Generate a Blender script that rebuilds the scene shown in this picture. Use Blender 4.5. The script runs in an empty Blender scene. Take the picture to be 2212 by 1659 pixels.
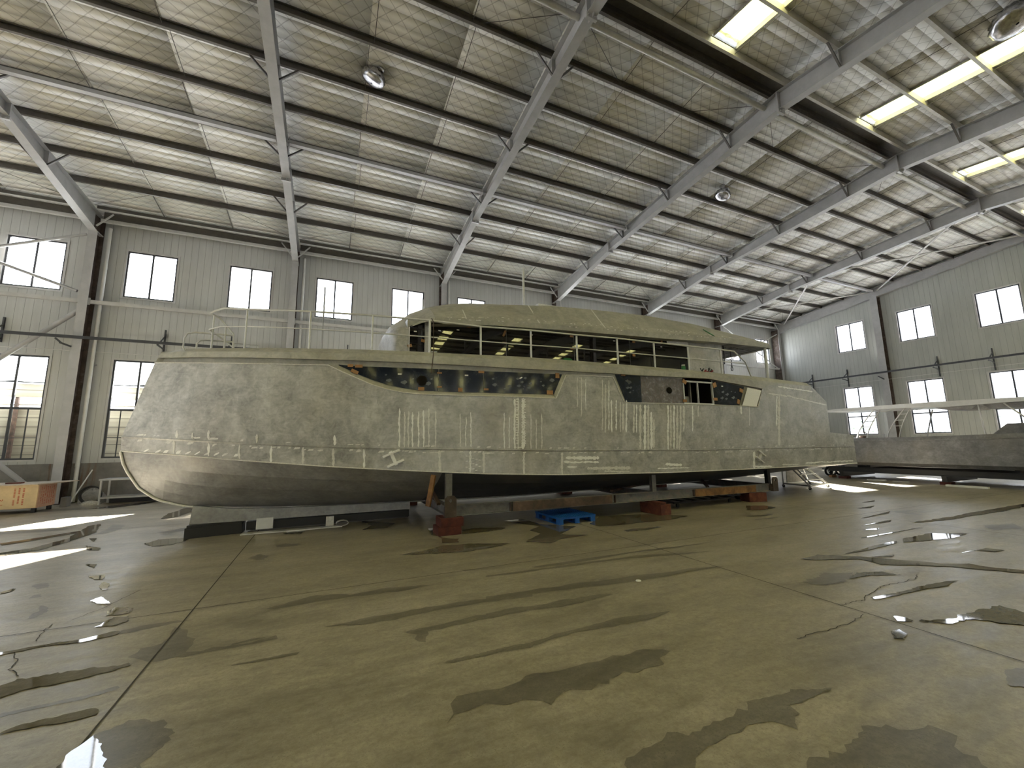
import bpy, math, random
from mathutils import Vector, Matrix
random.seed(7)
scene = bpy.context.scene
COL = scene.collection
PI = math.pi
SKY, SUN, EXPO, PORTALS = 5, 85, 0.8, True
TR={'kn':[(-3.469,1.871),(-2.581,1.811),(-1.461,1.729),(-0.071,1.642),(1.548,1.583),(4.404,1.499),(8.41,1.436),(11.254,1.436),(15.412,1.427)],'ch':[(-3.48,1.607),(-2.566,1.528),(-1.461,1.413),(-0.066,1.28),(1.557,1.157),(2.881,1.064),(4.497,0.986),(7.588,0.91),(10.971,0.887),(15.284,0.89)],'top':[(-3.48,3.29),(-2.847,3.266),(-1.929,3.233),(-1.051,3.204),(-0.116,3.186),(0.104,3.082),(0.4,2.951),(0.69,2.821),(0.978,2.732),(1.265,2.67),(1.556,2.642),(2.152,2.627),(2.993,2.627),(4.451,2.619),(4.719,3.144),(5.167,3.158),(5.982,3.166),(6.274,2.578),(8.166,2.599),(9.188,2.603),(10.983,2.599),(11.259,3.111)],'bb':[(-3.48,3.383),(-1.962,3.342),(-0.202,3.285),(1.514,3.254),(2.229,3.243),(3.545,3.22),(5.395,3.231),(5.953,3.243),(6.794,3.246),(8.146,3.274),(9.132,3.288),(10.489,3.174),(11.261,3.12)],'bt':[(-3.48,3.468),(-3.152,3.485),(-1.554,3.444),(-0.19,3.412),(0.958,3.406),(2.394,3.401),(3.548,3.404),(5.403,3.399),(6.233,3.411),(8.03,3.399),(9.618,3.4),(11.067,3.337),(12.185,3.331),(13.563,3.279)],'ct':[(-3.48,3.504),(-3.015,3.58),(-1.731,3.551),(-0.067,3.529),(1.809,3.51),(2.265,3.501),(3.612,3.512),(5.277,3.513),(8.633,3.518),(9.804,3.494),(11.29,3.484),(13.521,3.417)],'g1b':[(0.072,3.19),(0.456,3.012),(0.694,2.915),(0.983,2.819),(1.272,2.759),(1.566,2.718),(2.168,2.697),(3.404,2.697),(4.427,2.701),(4.642,3.149)],'g1t':[(0.072,3.199),(0.434,3.171),(1.087,3.16),(1.797,3.152),(2.413,3.147),(2.794,3.139),(3.571,3.144),(4.642,3.154)],'g2':[(6.081,3.247),(6.378,2.586),(6.826,2.589),(8.246,2.606),(9.278,2.611),(10.303,2.613),(10.558,3.154),(9.321,3.26),(8.201,3.275),(6.876,3.248)],'stern':[(13.563,3.279),(13.65,3.244),(14.261,2.829),(14.26,2.362),(14.252,1.872),(15.496,1.782)],
'mk':[(1.218,2.355,1.238,1.614,0.028),(1.313,2.284,1.329,1.613,0.026),(1.38,2.302,1.396,1.612,0.026),(1.457,2.284,1.472,1.611,0.027),(1.568,2.303,1.581,1.609,0.026),(1.662,2.321,1.675,1.608,0.027),(1.757,2.358,1.769,1.606,0.032),(1.889,2.313,1.899,1.604,0.026),(2.364,2.262,2.367,1.597,0.019),(2.474,2.198,2.476,1.596,0.018),(2.575,2.291,2.576,1.594,0.02),(3.264,2.279,3.257,1.556,0.025),(3.373,2.204,3.365,1.555,0.02),(3.499,2.571,3.484,1.543,0.04),(3.571,2.612,3.554,1.542,0.02),(3.684,2.595,3.665,1.54,0.062),(3.855,2.257,3.839,1.537,0.023),(3.969,2.161,3.954,1.535,0.021),(4.1,2.28,4.081,1.533,0.024),(5.006,3.101,4.977,2.427,0.02),(5.115,3.107,5.076,2.224,0.019),(5.225,3.081,5.192,2.38,0.018),(5.682,3.084,5.617,1.919,0.021),(5.767,2.981,5.703,1.867,0.028),(5.864,3.072,5.796,1.919,0.026),(5.916,2.621,5.871,1.878,0.039),(6.048,2.625,6.004,1.92,0.033),(6.166,2.585,6.121,1.877,0.027),(6.244,2.544,6.203,1.92,0.054),(6.345,2.634,6.294,1.877,0.04),(6.558,2.531,6.511,1.866,0.042),(6.642,2.533,6.593,1.866,0.034),(6.755,2.536,6.676,1.489,0.056),(6.897,2.54,6.813,1.465,0.064),(6.998,2.543,6.912,1.463,0.05),(7.084,2.366,7.012,1.483,0.065),(7.143,2.199,7.085,1.504,0.058),(7.634,2.549,7.534,1.452,0.053),(7.725,2.551,7.627,1.495,0.045),(7.833,2.554,7.73,1.471,0.046),(7.941,2.545,7.836,1.469,0.054),(8.05,2.548,7.96,1.637,0.047),(8.161,2.551,8.095,1.899,0.055),(7.931,1.808,7.895,1.446,0.046),(8.466,2.559,8.396,1.899,0.035),(8.663,2.564,8.631,2.277,0.029),(10.297,2.607,10.263,2.365,0.056),(10.637,2.616,10.555,2.052,0.029),(11.97,2.937,11.728,1.507,0.084),(11.865,2.933,11.718,2.058,0.052),(-2.58,1.786,-2.567,1.553,0.039),(-1.997,1.736,-1.985,1.503,0.037),(-1.482,1.704,-1.48,1.438,0.037),(-0.953,1.671,-0.954,1.371,0.036),(-0.42,1.639,-0.42,1.32,0.037),(0.087,1.606,0.092,1.277,0.036),(0.611,1.589,0.621,1.241,0.038),(1.969,1.541,1.975,1.128,0.04),(2.567,1.522,2.568,1.101,0.041),(2.836,1.508,2.834,1.075,0.042),(3.684,1.483,3.676,1.027,0.046),(4.558,1.457,4.542,0.994,0.05),(10.642,1.358,10.574,0.901,0.084),(-2.563,1.971,-2.528,1.836,0.044),(-2.291,1.925,-2.271,1.815,0.042),(-2.029,1.963,-2.001,1.795,0.043),(-1.204,1.884,-1.193,1.725,0.041),(0.101,1.852,0.108,1.665,0.042),(4.644,1.338,5.496,1.317,0.06),(4.585,1.252,5.492,1.226,0.04),(4.671,1.153,4.911,1.145,0.029),(5.168,1.097,6.36,1.074,0.061),(5.618,1.02,6.327,0.982,0.03),(7.414,1.114,7.951,1.085,0.055),(7.16,1.025,8.207,1.009,0.022),(10.6,0.95,11.331,0.937,0.037),(12.844,0.979,15.305,0.976,0.036),(11.778,0.961,12.512,0.95,0.032),(12.334,2.95,14.239,2.726,0.037),(11.502,2.987,12.331,2.936,0.042),(11.953,3.21,13.603,3.126,0.037),(2.467,1.425,2.522,1.424,0.02),(2.531,1.402,2.586,1.401,0.02),(2.595,1.379,2.65,1.378,0.02),(2.659,1.356,2.714,1.355,0.02),(2.724,1.333,2.779,1.332,0.019),(2.468,1.318,2.522,1.316,0.02),(2.531,1.295,2.586,1.293,0.02),(2.595,1.272,2.65,1.27,0.02),(2.659,1.248,2.714,1.247,0.02),(2.724,1.225,2.779,1.224,0.019),(2.468,1.211,2.522,1.209,0.02),(2.532,1.188,2.586,1.186,0.02),(2.595,1.164,2.65,1.163,0.02),(2.659,1.141,2.714,1.139,0.019),(3.519,2.572,3.591,2.573,0.029),(3.642,2.575,3.746,2.567,0.033),(3.518,2.518,3.59,2.519,0.029),(3.641,2.52,3.745,2.513,0.033),(3.517,2.463,3.589,2.465,0.029),(3.64,2.466,3.744,2.458,0.033),(3.517,2.409,3.588,2.41,0.029),(3.639,2.411,3.743,2.403,0.033),(3.516,2.355,3.587,2.356,0.029),(3.638,2.357,3.742,2.349,0.033),(3.515,2.301,3.586,2.302,0.029),(3.638,2.303,3.741,2.295,0.033),(3.514,2.248,3.585,2.248,0.029),(3.637,2.249,3.74,2.24,0.033),(3.513,2.194,3.584,2.195,0.028),(3.636,2.195,3.739,2.186,0.033),(3.513,2.14,3.584,2.141,0.029),(3.635,2.141,3.737,2.132,0.033),(3.512,2.087,3.583,2.087,0.029),(3.634,2.088,3.736,2.078,0.033),(3.511,2.034,3.582,2.034,0.029),(3.633,2.034,3.735,2.025,0.032),(3.51,1.98,3.581,1.98,0.028),(3.632,1.98,3.734,1.971,0.033),(3.509,1.927,3.58,1.927,0.028),(3.631,1.927,3.733,1.917,0.032),(3.509,1.874,3.579,1.874,0.028),(3.63,1.874,3.732,1.864,0.033),(3.508,1.821,3.578,1.821,0.028),(3.629,1.82,3.731,1.81,0.032),(3.507,1.768,3.577,1.768,0.028),(3.628,1.767,3.73,1.757,0.032),(3.506,1.716,3.577,1.715,0.028),(3.627,1.714,3.729,1.704,0.032),(3.505,1.663,3.576,1.662,0.029),(3.626,1.661,3.728,1.651,0.032),(-3.081,1.593,-2.988,1.642,0.041),(-2.882,1.579,-2.79,1.628,0.041),(-2.748,1.569,-2.657,1.618,0.042),(-2.528,1.554,-2.438,1.602,0.042),(-2.373,1.542,-2.282,1.591,0.042),(-2.217,1.531,-2.127,1.58,0.041),(-2.063,1.52,-1.973,1.568,0.041),(-1.893,1.507,-1.804,1.556,0.042),(-1.755,1.497,-1.665,1.546,0.041),(-1.566,1.483,-1.473,1.531,0.041)],
'D':[[(-1.22,3.325),(-1.154,3.435),(-1.004,3.473),(-0.829,3.381),(-0.734,3.236),(-0.788,3.095),(-0.805,2.955),(-1.044,3.067)],[(-1.856,3.926),(-1.637,3.945),(-1.4,3.967),(-1.272,4.009),(-1.248,3.966),(-1.422,3.899),(-1.653,3.899),(-1.832,3.882)],[(-1.686,5.134),(-1.496,5.19),(-1.251,5.188),(-1.112,5.141),(-1.461,5.079),(-1.646,5.055)],[(-1.383,4.486),(-1.349,4.627),(-1.218,4.656),(-1.224,5.001),(-1.072,4.783),(-0.964,4.533),(-0.984,4.392),(-0.585,4.35),(-0.329,4.406),(-0.32,4.318),(-0.689,4.294),(-0.907,4.299),(-1.164,4.3),(-1.301,4.419)],[(-3.233,7.227),(-3.227,7.32),(-3.114,7.297),(-3.011,7.085),(-3.086,7.048)],[(-2.99,6.659),(-3.004,6.786),(-2.943,6.784),(-2.893,6.676)],[(-2.764,6.328),(-2.699,6.297),(-2.609,6.18),(-2.558,6.04),(-2.572,5.916),(-2.63,5.882),(-2.67,6.05),(-2.649,6.107)],[(-4.066,10.873),(-4.094,11.395),(-4.272,12.162),(-3.915,11.771),(-3.85,11.357),(-3.911,11.038)],[(-3.032,10.493),(-2.847,10.65),(-2.645,10.998),(-2.522,10.566),(-2.764,10.352)],[(-7.919,15.847),(-7.033,15.968),(-5.781,16.299),(-5.759,15.755),(-6.756,15.356),(-7.621,15.264)],[(-6.025,12.15),(-5.506,12.051),(-4.957,12.035),(-4.919,11.831),(-5.498,11.788),(-5.85,11.807)],[(-0.506,5.125),(-0.342,5.181),(-0.11,5.313),(0.112,5.283),(0.303,5.162),(0.713,5.207),(1.266,5.05),(0.951,5.032),(0.525,5.052),(0.111,5.103),(-0.103,5.111),(-0.32,5.087)],[(0.04,4.4),(0.255,4.406),(0.468,4.438),(0.919,4.426),(1.412,4.413),(2.153,4.3),(2.111,4.217),(1.547,4.3),(1.054,4.317),(0.594,4.278),(0.345,4.299)],[(0.689,3.964),(0.97,3.966),(1.281,4.001),(1.775,4.006),(1.994,3.988),(1.958,3.917),(1.404,3.903),(1.095,3.887),(0.893,3.881),(0.831,3.688),(0.758,3.785),(0.793,3.864)],[(0.864,3.318),(1.002,3.327),(1.196,3.326),(1.399,3.326),(1.641,3.296),(1.606,3.226),(1.386,3.262),(1.175,3.269),(0.95,3.276)],[(-0.669,4.383),(-0.528,4.423),(-0.372,4.396),(-0.521,4.373),(-0.665,4.36)],[(-0.597,3.982),(-0.391,3.984),(-0.128,3.978),(-0.148,3.933),(-0.386,3.943),(-0.593,3.963)],[(-0.748,8.18),(-0.607,8.289),(-0.347,8.13),(-0.443,7.964),(-0.631,8.038)],[(-1.0,7.514),(-0.893,7.655),(-0.748,7.481),(-0.765,7.282),(-0.906,7.299)],[(0.728,2.62),(0.797,2.797),(0.856,2.852),(1.058,2.844),(1.234,2.833),(1.445,2.876),(1.619,2.828),(1.958,2.8),(2.185,2.796),(2.529,2.741),(2.562,2.697),(2.407,2.649),(2.38,2.572),(2.211,2.592),(2.044,2.624),(1.885,2.587),(1.848,2.529),(1.788,2.568),(1.7,2.528),(1.592,2.59),(1.445,2.553),(1.37,2.506),(1.347,2.572),(1.246,2.629),(1.119,2.626),(1.004,2.698),(0.887,2.675)],[(1.237,3.322),(1.582,3.288),(1.881,3.351),(2.18,3.346),(2.56,3.369),(3.154,3.274),(2.807,3.209),(2.451,3.232),(2.135,3.279),(1.836,3.274),(1.564,3.251),(1.293,3.253)],[(1.496,4.013),(1.819,4.031),(2.206,3.983),(2.796,3.947),(3.033,3.885),(2.497,3.816),(2.232,3.829),(1.806,3.926),(1.469,3.942)],[(2.583,5.177),(3.009,5.171),(3.701,5.185),(4.613,5.181),(5.359,5.082),(5.993,5.059),(5.127,5.028),(4.405,5.127),(3.456,5.077),(2.99,5.054),(2.606,5.125)],[(1.903,5.101),(2.573,5.062),(3.37,5.032),(4.386,4.934),(5.472,4.633),(4.804,4.721),(4.062,4.907),(3.266,4.956),(2.542,5.001),(1.886,5.054)],[(1.653,4.432),(2.42,4.359),(3.277,4.277),(4.508,4.167),(4.943,4.027),(4.398,4.069),(3.393,4.121),(2.558,4.232),(1.612,4.324)],[(1.517,1.957),(1.774,1.979),(1.854,2.012),(1.941,1.941),(2.168,1.969),(2.404,1.989),(2.586,1.937),(2.442,1.839),(2.277,1.841),(2.073,1.837),(1.942,1.832),(1.812,1.77),(1.762,1.736),(1.476,1.87)],[(5.146,3.203),(5.695,3.295),(6.101,3.17),(5.812,3.047),(5.546,2.97),(5.249,3.051)],[(11.396,3.644),(12.108,3.459),(11.655,3.231),(10.881,3.38)],[(11.829,5.265),(12.738,5.052),(12.018,5.022),(11.94,4.545),(11.736,4.909)],[(2.515,2.004),(2.791,1.954),(2.902,1.977),(3.201,1.857),(2.978,1.865),(2.81,1.844),(2.732,1.861),(2.699,1.783),(2.616,1.769),(2.541,1.704),(2.487,1.813),(2.331,1.87)],[(2.384,1.556),(2.523,1.546),(2.949,1.56),(3.06,1.524),(3.114,1.433),(3.263,1.412),(3.29,1.302),(3.171,1.269),(3.175,1.184),(3.106,1.101),(2.233,1.511)],[(4.472,1.451),(4.709,1.389),(4.333,1.295),(4.252,1.366)],[(8.54,6.392),(9.255,6.263),(9.069,6.181),(8.402,6.292)],[(8.285,6.045),(9.066,5.981),(8.91,5.92),(8.257,5.946)]],
'W':[[(-1.214,3.147),(-1.215,3.296),(-1.159,3.43),(-1.063,3.224),(-0.967,3.031)],[(-2.05,4.296),(-1.984,4.437),(-1.739,4.389),(-1.524,4.371),(-1.333,4.368),(-1.312,4.307),(-1.483,4.267),(-1.643,4.23),(-1.795,4.216),(-1.974,4.152)],[(-1.714,3.655),(-1.607,3.726),(-1.462,3.722),(-1.284,3.732),(-1.246,3.653),(-1.389,3.639),(-1.613,3.667),(-1.709,3.646)],[(-2.447,5.054),(-2.284,5.048),(-2.074,5.086),(-1.9,5.066),(-1.686,5.134),(-1.646,5.055),(-1.867,4.985),(-2.089,5.03),(-2.268,4.997),(-2.407,4.979)],[(-2.849,9.38),(-2.756,9.737),(-2.33,9.66),(-2.24,9.399),(-2.409,9.089),(-2.649,9.088)],[(-2.79,7.413),(-2.606,7.373),(-2.536,7.144),(-2.651,7.202)],[(-2.468,6.847),(-2.488,7.019),(-2.392,6.905),(-2.302,6.641),(-2.354,6.625)],[(-2.307,6.254),(-2.253,6.36),(-2.047,6.025),(-2.192,6.096)],[(-1.952,5.635),(-1.987,5.899),(-1.781,5.774),(-1.74,5.595)],[(-1.918,5.331),(-1.859,5.547),(-1.721,5.521),(-1.677,5.376),(-1.776,5.288)],[(-3.124,8.184),(-2.971,8.107),(-2.91,7.862)],[(-4.779,9.717),(-4.497,9.918),(-4.364,10.646),(-4.647,12.159),(-4.544,12.307),(-4.156,11.167),(-4.181,10.267),(-4.296,9.696),(-4.631,9.428)],[(-5.285,10.703),(-4.843,11.122),(-4.554,11.549),(-4.481,11.254),(-4.808,10.804),(-5.149,10.438)],[(-3.526,12.42),(-3.644,13.368),(-3.455,14.643),(-3.144,13.374),(-3.248,12.63)],[(-3.739,9.712),(-3.416,9.362),(-3.358,9.157),(-3.524,9.277)],[(-3.993,10.452),(-3.865,10.415),(-3.755,10.02)],[(-6.167,15.489),(-5.697,16.07),(-4.754,16.707),(-4.934,16.011),(-5.46,15.421)],[(-3.429,7.081),(-3.377,7.192),(-3.341,7.174),(-3.334,7.052),(-3.39,7.005)],[(1.062,6.608),(1.495,6.691),(1.769,6.883),(2.17,6.794),(2.873,6.515),(2.576,6.41),(2.019,6.319),(1.648,6.407),(1.338,6.516)],[(1.891,8.357),(2.105,8.33),(1.897,7.444),(2.192,7.224),(2.108,6.947),(1.821,7.034),(1.951,7.485),(1.818,7.768)],[(2.457,7.893),(2.856,7.931),(3.297,7.698),(3.185,7.591),(2.709,7.525),(2.354,7.561)],[(0.697,8.822),(0.91,9.23),(0.736,9.807),(1.127,9.496),(1.388,9.259),(1.172,8.823)],[(-0.722,9.172),(-0.551,9.563),(-0.214,9.646),(0.02,9.704),(-0.341,9.287),(-0.381,8.994)],[(3.546,8.394),(3.966,8.382),(4.057,7.719),(4.594,7.155),(3.939,6.682),(4.381,6.406),(3.825,6.384),(3.466,6.205),(3.146,6.471),(3.658,6.904),(3.599,7.252),(3.941,7.502),(3.71,8.002)],[(4.961,7.237),(5.628,7.821),(6.231,7.728),(6.781,7.549),(7.148,7.229),(7.412,6.968),(6.712,6.797),(5.707,6.839),(4.988,6.946)],[(5.164,6.427),(5.607,6.443),(6.098,6.357),(5.612,6.272),(5.152,6.321)],[(6.083,3.8),(6.538,3.825),(6.963,3.504),(7.358,3.058),(7.486,2.854),(7.808,2.691),(7.835,2.461),(8.058,2.227),(7.882,2.183),(7.636,2.479),(7.312,2.81),(6.902,3.06),(6.748,3.182),(6.81,3.431),(6.252,3.666)],[(5.757,3.039),(6.099,3.131),(6.41,3.015),(6.47,2.829),(6.132,2.999)],[(5.275,2.614),(5.717,2.568),(6.111,2.558),(6.621,2.502),(6.805,2.445),(6.442,2.425),(6.003,2.487),(5.59,2.516),(5.258,2.568)],[(4.993,2.114),(5.285,2.026),(5.838,2.004),(6.144,1.951),(6.1,1.737),(5.759,1.652),(5.564,1.787),(5.487,1.907),(5.136,1.975)],[(8.794,3.774),(9.676,3.767),(9.988,3.604),(10.247,3.468),(9.415,3.451),(9.009,3.522),(8.495,3.653)],[(8.263,4.122),(9.352,4.101),(10.304,4.074),(9.513,4.067),(8.492,4.078)],[(6.848,3.667),(7.729,3.729),(8.568,3.751),(8.328,3.673),(7.544,3.644)],[(10.566,4.384),(11.889,4.332),(14.319,4.326),(16.31,4.291),(15.638,4.123),(13.642,4.131),(11.94,4.188),(10.913,4.303)],[(4.926,2.267),(4.979,2.197),(4.941,2.131),(4.813,2.193)],[(4.518,2.12),(4.628,2.105),(4.585,2.033),(4.445,1.994),(4.386,2.04)],[(12.831,6.255),(13.624,6.344),(13.355,6.223)],[(10.237,5.061),(11.863,5.246),(11.493,5.121)],[(9.404,4.665),(10.637,4.71),(10.396,4.622)],[(9.012,4.451),(9.456,4.395),(9.223,4.305)],[(11.649,5.805),(12.474,5.825),(12.083,5.72)],[(6.997,3.436),(7.485,3.342),(7.352,3.306)],[(8.436,2.964),(9.115,2.92),(9.166,2.756),(8.944,2.78),(8.811,2.937)],[(9.806,7.315),(10.24,7.141),(10.212,6.759),(9.472,6.706),(9.187,6.863)]],'cr':[[(4.768,2.626),(4.993,2.629),(5.133,2.603),(5.339,2.668),(5.629,2.703),(5.798,2.745),(6.104,2.712),(6.418,2.709),(6.681,2.762)],[(4.723,2.41),(4.386,2.36),(4.048,2.367),(3.749,2.384),(3.648,2.381)],[(1.744,2.337),(1.892,2.359),(2.102,2.439),(2.251,2.456),(2.38,2.417),(2.637,2.474),(2.884,2.42),(3.103,2.288)],[(-2.29,5.022),(-2.169,4.796),(-2.132,4.65),(-1.973,4.432)],[(-2.198,5.65),(-2.071,5.917),(-2.01,6.186),(-1.922,6.483)],[(-2.317,5.609),(-2.3,5.379),(-2.233,5.147)]]}

# ------------------------------------------------------------------ helpers
def lerp(x, pts):
    if x <= pts[0][0]: return pts[0][1]
    for (a, b), (c, d) in zip(pts, pts[1:]):
        if x <= c: return b if c - a < 1e-9 else b + (d - b) * (x - a) / (c - a)
    return pts[-1][1]

def wloc(o):
    v = Vector((0, 0, 0))
    while o is not None:
        v = v + o.location; o = o.parent
    return v

class MB:
    """collects shapes, then links them as ONE mesh object"""
    def __init__(s): s.v = []; s.f = []; s.sm = []; s.mi = []; s.cur = 0
    def add(s, vs, fs, smooth=False):
        b = len(s.v); s.v += [tuple(v) for v in vs]
        for f in fs:
            s.f.append(tuple(b + i for i in f)); s.sm.append(smooth); s.mi.append(s.cur)
        return s
    def quad(s, a, b, c, d, smooth=False): return s.add([a, b, c, d], [(0, 1, 2, 3)], smooth)
    def poly(s, pts): return s.add(pts, [tuple(range(len(pts)))])
    def box(s, x0, x1, y0, y1, z0, z1):
        v = [(x0,y0,z0),(x1,y0,z0),(x1,y1,z0),(x0,y1,z0),(x0,y0,z1),(x1,y0,z1),(x1,y1,z1),(x0,y1,z1)]
        return s.add(v, [(0,3,2,1),(4,5,6,7),(0,1,5,4),(1,2,6,5),(2,3,7,6),(3,0,4,7)])
    def bar(s, p, q, w, h, up=(0, 0, 1)):
        p = Vector(p); q = Vector(q); d = (q - p).normalized(); up = Vector(up)
        if abs(d.dot(up)) > .99: up = Vector((0, 1, 0))
        r = d.cross(up).normalized(); u = r.cross(d)
        v = [e + r * a * w / 2 + u * b * h / 2 for e in (p, q) for a, b in ((-1,-1),(1,-1),(1,1),(-1,1))]
        return s.add(v, [(3,2,1,0),(4,5,6,7),(0,1,5,4),(1,2,6,5),(2,3,7,6),(3,0,4,7)])
    def tube(s, pts, r, n=8, caps=True):
        pts = [Vector(p) for p in pts]; rings = []
        ref = None
        for i, p in enumerate(pts):
            if i == 0: d = pts[1] - p
            elif i == len(pts) - 1: d = p - pts[i-1]
            else: d = (pts[i+1] - p).normalized() + (p - pts[i-1]).normalized()
            d.normalize()
            if ref is None:
                ref = Vector((0,0,1)) if abs(d.z) < .9 else Vector((1,0,0))
            a = d.cross(ref).normalized(); b = d.cross(a).normalized(); ref = a.cross(d) if False else ref
            if abs(d.dot(ref)) > .95: ref = a
            rr = r[i] if isinstance(r, (list, tuple)) else r
            rings.append([p + a * math.cos(2*PI*k/n) * rr + b * math.sin(2*PI*k/n) * rr for k in range(n)])
        v = [x for g in rings for x in g]; f = []
        for i in range(len(pts) - 1):
            for k in range(n):
                f.append((i*n+k, i*n+(k+1) % n, (i+1)*n+(k+1) % n, (i+1)*n+k))
        s.add(v, f, True)
        if caps:
            s.add(rings[0], [tuple(range(n-1, -1, -1))]); s.add(rings[-1], [tuple(range(n))])
        return s
    def lathe(s, prof, c=(0,0,0), n=24, axis=None, flute=None):
        M = Matrix.Identity(3)
        if axis is not None: M = Vector((0,0,1)).rotation_difference(Vector(axis).normalized()).to_matrix()
        v = []; f = []
        for i, (r, z) in enumerate(prof):
            for k in range(n):
                rr = r * (flute(i, k) if flute else 1)
                v.append(Vector(c) + M @ Vector((rr*math.cos(2*PI*k/n), rr*math.sin(2*PI*k/n), z)))
        for i in range(len(prof)-1):
            for k in range(n):
                f.append((i*n+k, i*n+(k+1) % n, (i+1)*n+(k+1) % n, (i+1)*n+k))
        return s.add(v, f, True)
    def prism(s, pts, vec):
        n = len(pts); a = [Vector(p) for p in pts]; b = [p + Vector(vec) for p in a]
        return s.add(a + b, [tuple(range(n-1,-1,-1)), tuple(range(n, 2*n))] + [(i, (i+1) % n, n+(i+1) % n, n+i) for i in range(n)])
    def grid(s, rows, smooth=True, flip=False):
        m = len(rows[0]); v = [p for r in rows for p in r]; f = []
        for i in range(len(rows)-1):
            for j in range(m-1):
                q = (i*m+j, i*m+j+1, (i+1)*m+j+1, (i+1)*m+j)
                f.append(q[::-1] if flip else q)
        return s.add(v, f, smooth)
    def xf(s, M):
        s.v = [tuple(M @ Vector(v)) for v in s.v]; return s
    def build(s, name, mat, parent=None, bevel=0, local=False):
        off = Vector((0,0,0)) if (local or parent is None) else wloc(parent)
        me = bpy.data.meshes.new(name)
        me.from_pydata([tuple(Vector(v) - off) for v in s.v], [], s.f)
        for m in (mat if isinstance(mat, (list, tuple)) else [mat]): me.materials.append(m)
        me.polygons.foreach_set('use_smooth', s.sm); me.polygons.foreach_set('material_index', s.mi)
        me.update()
        o = bpy.data.objects.new(name, me); COL.objects.link(o)
        if parent is not None: o.parent = parent
        if bevel:
            b = o.modifiers.new('bev', 'BEVEL'); b.width = bevel; b.segments = 2; b.limit_method = 'ANGLE'
        return o

def tag(o, label=None, cat=None, group=None, kind=None):
    if label: o['label'] = label
    if cat: o['category'] = cat
    if group: o['group'] = group
    if kind: o['kind'] = kind
    return o
def empty(name, loc, label, cat, group=None, rz=0):
    o = bpy.data.objects.new(name, None); COL.objects.link(o); o.location = loc; o.rotation_euler = (0,0,rz)
    o.empty_display_size = .1
    return tag(o, label, cat, group)
def struct(mb, name, mat, parent=None, **k):
    o = mb.build(name, mat, parent, **k)
    if parent is None: o['kind'] = 'structure'
    return o
def sempty(name, loc):
    o = bpy.data.objects.new(name, None); COL.objects.link(o); o.location = loc; o['kind'] = 'structure'; return o
def dup(root, loc, rz=None, label=None):
    r = root.copy(); COL.objects.link(r); r.location = loc
    if rz is not None: r.rotation_euler = (0,0,rz)
    if label: r['label'] = label
    for ch in list(root.children):
        c = ch.copy(); COL.objects.link(c); c.parent = r
        for g in list(ch.children):
            d = g.copy(); COL.objects.link(d); d.parent = c
    return r

# ------------------------------------------------------------------ materials
class NT:
    def __init__(s, name):
        s.m = bpy.data.materials.new(name); s.m.use_nodes = True; s.t = s.m.node_tree; s.t.nodes.clear()
        s.out = s.t.nodes.new('ShaderNodeOutputMaterial')
    def n(s, typ, ins=None, **props):
        nd = s.t.nodes.new(typ)
        for k, v in props.items(): setattr(nd, k, v)
        for k, v in (ins or {}).items():
            if hasattr(v, 'is_output') or isinstance(v, bpy.types.NodeSocket): s.t.links.new(v, nd.inputs[k])
            else: nd.inputs[k].default_value = v
        return nd
    def coord(s, kind='Object'): return s.n('ShaderNodeTexCoord').outputs[kind]
    def mapped(s, vec, scale=(1,1,1), rot=(0,0,0)):
        return s.n('ShaderNodeMapping', {'Vector': vec, 'Scale': scale, 'Rotation': rot}).outputs[0]
    def noise(s, vec, scale, detail=4, rough=.55, dist=0):
        return s.n('ShaderNodeTexNoise', {'Vector': vec, 'Scale': scale, 'Detail': detail, 'Roughness': rough, 'Distortion': dist}).outputs[0]
    def math(s, op, a, b=0.0, c=0.0, clamp=False):
        nd = s.n('ShaderNodeMath', {0: a, 1: b, 2: c}, operation=op); nd.use_clamp = clamp; return nd.outputs[0]
    def ramp(s, fac, stops, interp='LINEAR'):
        nd = s.n('ShaderNodeValToRGB', {0: fac}); cr = nd.color_ramp; cr.interpolation = interp
        while len(cr.elements) < len(stops): cr.elements.new(.5)
        for e, (p, c) in zip(cr.elements, stops):
            e.position = p; e.color = (*c, 1) if len(c) == 3 else c
        return nd.outputs[0]
    def mix(s, fac, a, b, mode='MIX'):
        nd = s.n('ShaderNodeMix', data_type='RGBA', blend_type=mode)
        for i, v in ((0, fac), (6, a), (7, b)):
            if isinstance(v, bpy.types.NodeSocket): s.t.links.new(v, nd.inputs[i])
            elif i == 0: nd.inputs[0].default_value = v
            else: nd.inputs[i].default_value = (*v, 1) if len(v) == 3 else v
        return nd.outputs[2]
    def bump(s, h, strength=.3, dist=.01):
        return s.n('ShaderNodeBump', {'Height': h, 'Strength': strength, 'Distance': dist}).outputs[0]
    def sep(s, vec):
        nd = s.n('ShaderNodeSeparateXYZ', {0: vec}); return nd.outputs
    def pbr(s, col, rough=.5, metal=0.0, normal=None, spec=.5):
        ins = {'Base Color': col if isinstance(col, bpy.types.NodeSocket) else (*col, 1), 'Roughness': rough, 'Metallic': metal, 'Specular IOR Level': spec}
        if normal is not None: ins['Normal'] = normal
        b = s.n('ShaderNodeBsdfPrincipled', ins)
        s.t.links.new(b.outputs[0], s.out.inputs[0]); return s.m
    def surf(s, sh): s.t.links.new(sh, s.out.inputs[0]); return s.m

def grey(v): return (v, v, v)
def plain(name, col, rough=.5, metal=0., var=.12, scale=6., spec=.5, bump=0.):
    t = NT(name); c = t.coord(); n = t.noise(c, scale, 5, .6)
    lo = tuple(x * (1 - var) for x in col); hi = tuple(min(1, x * (1 + var)) for x in col)
    cc = t.ramp(n, [(.3, lo), (.7, hi)])
    return t.pbr(cc, rough, metal, t.bump(n, bump, .01) if bump else None, spec)

M = {}
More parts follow.
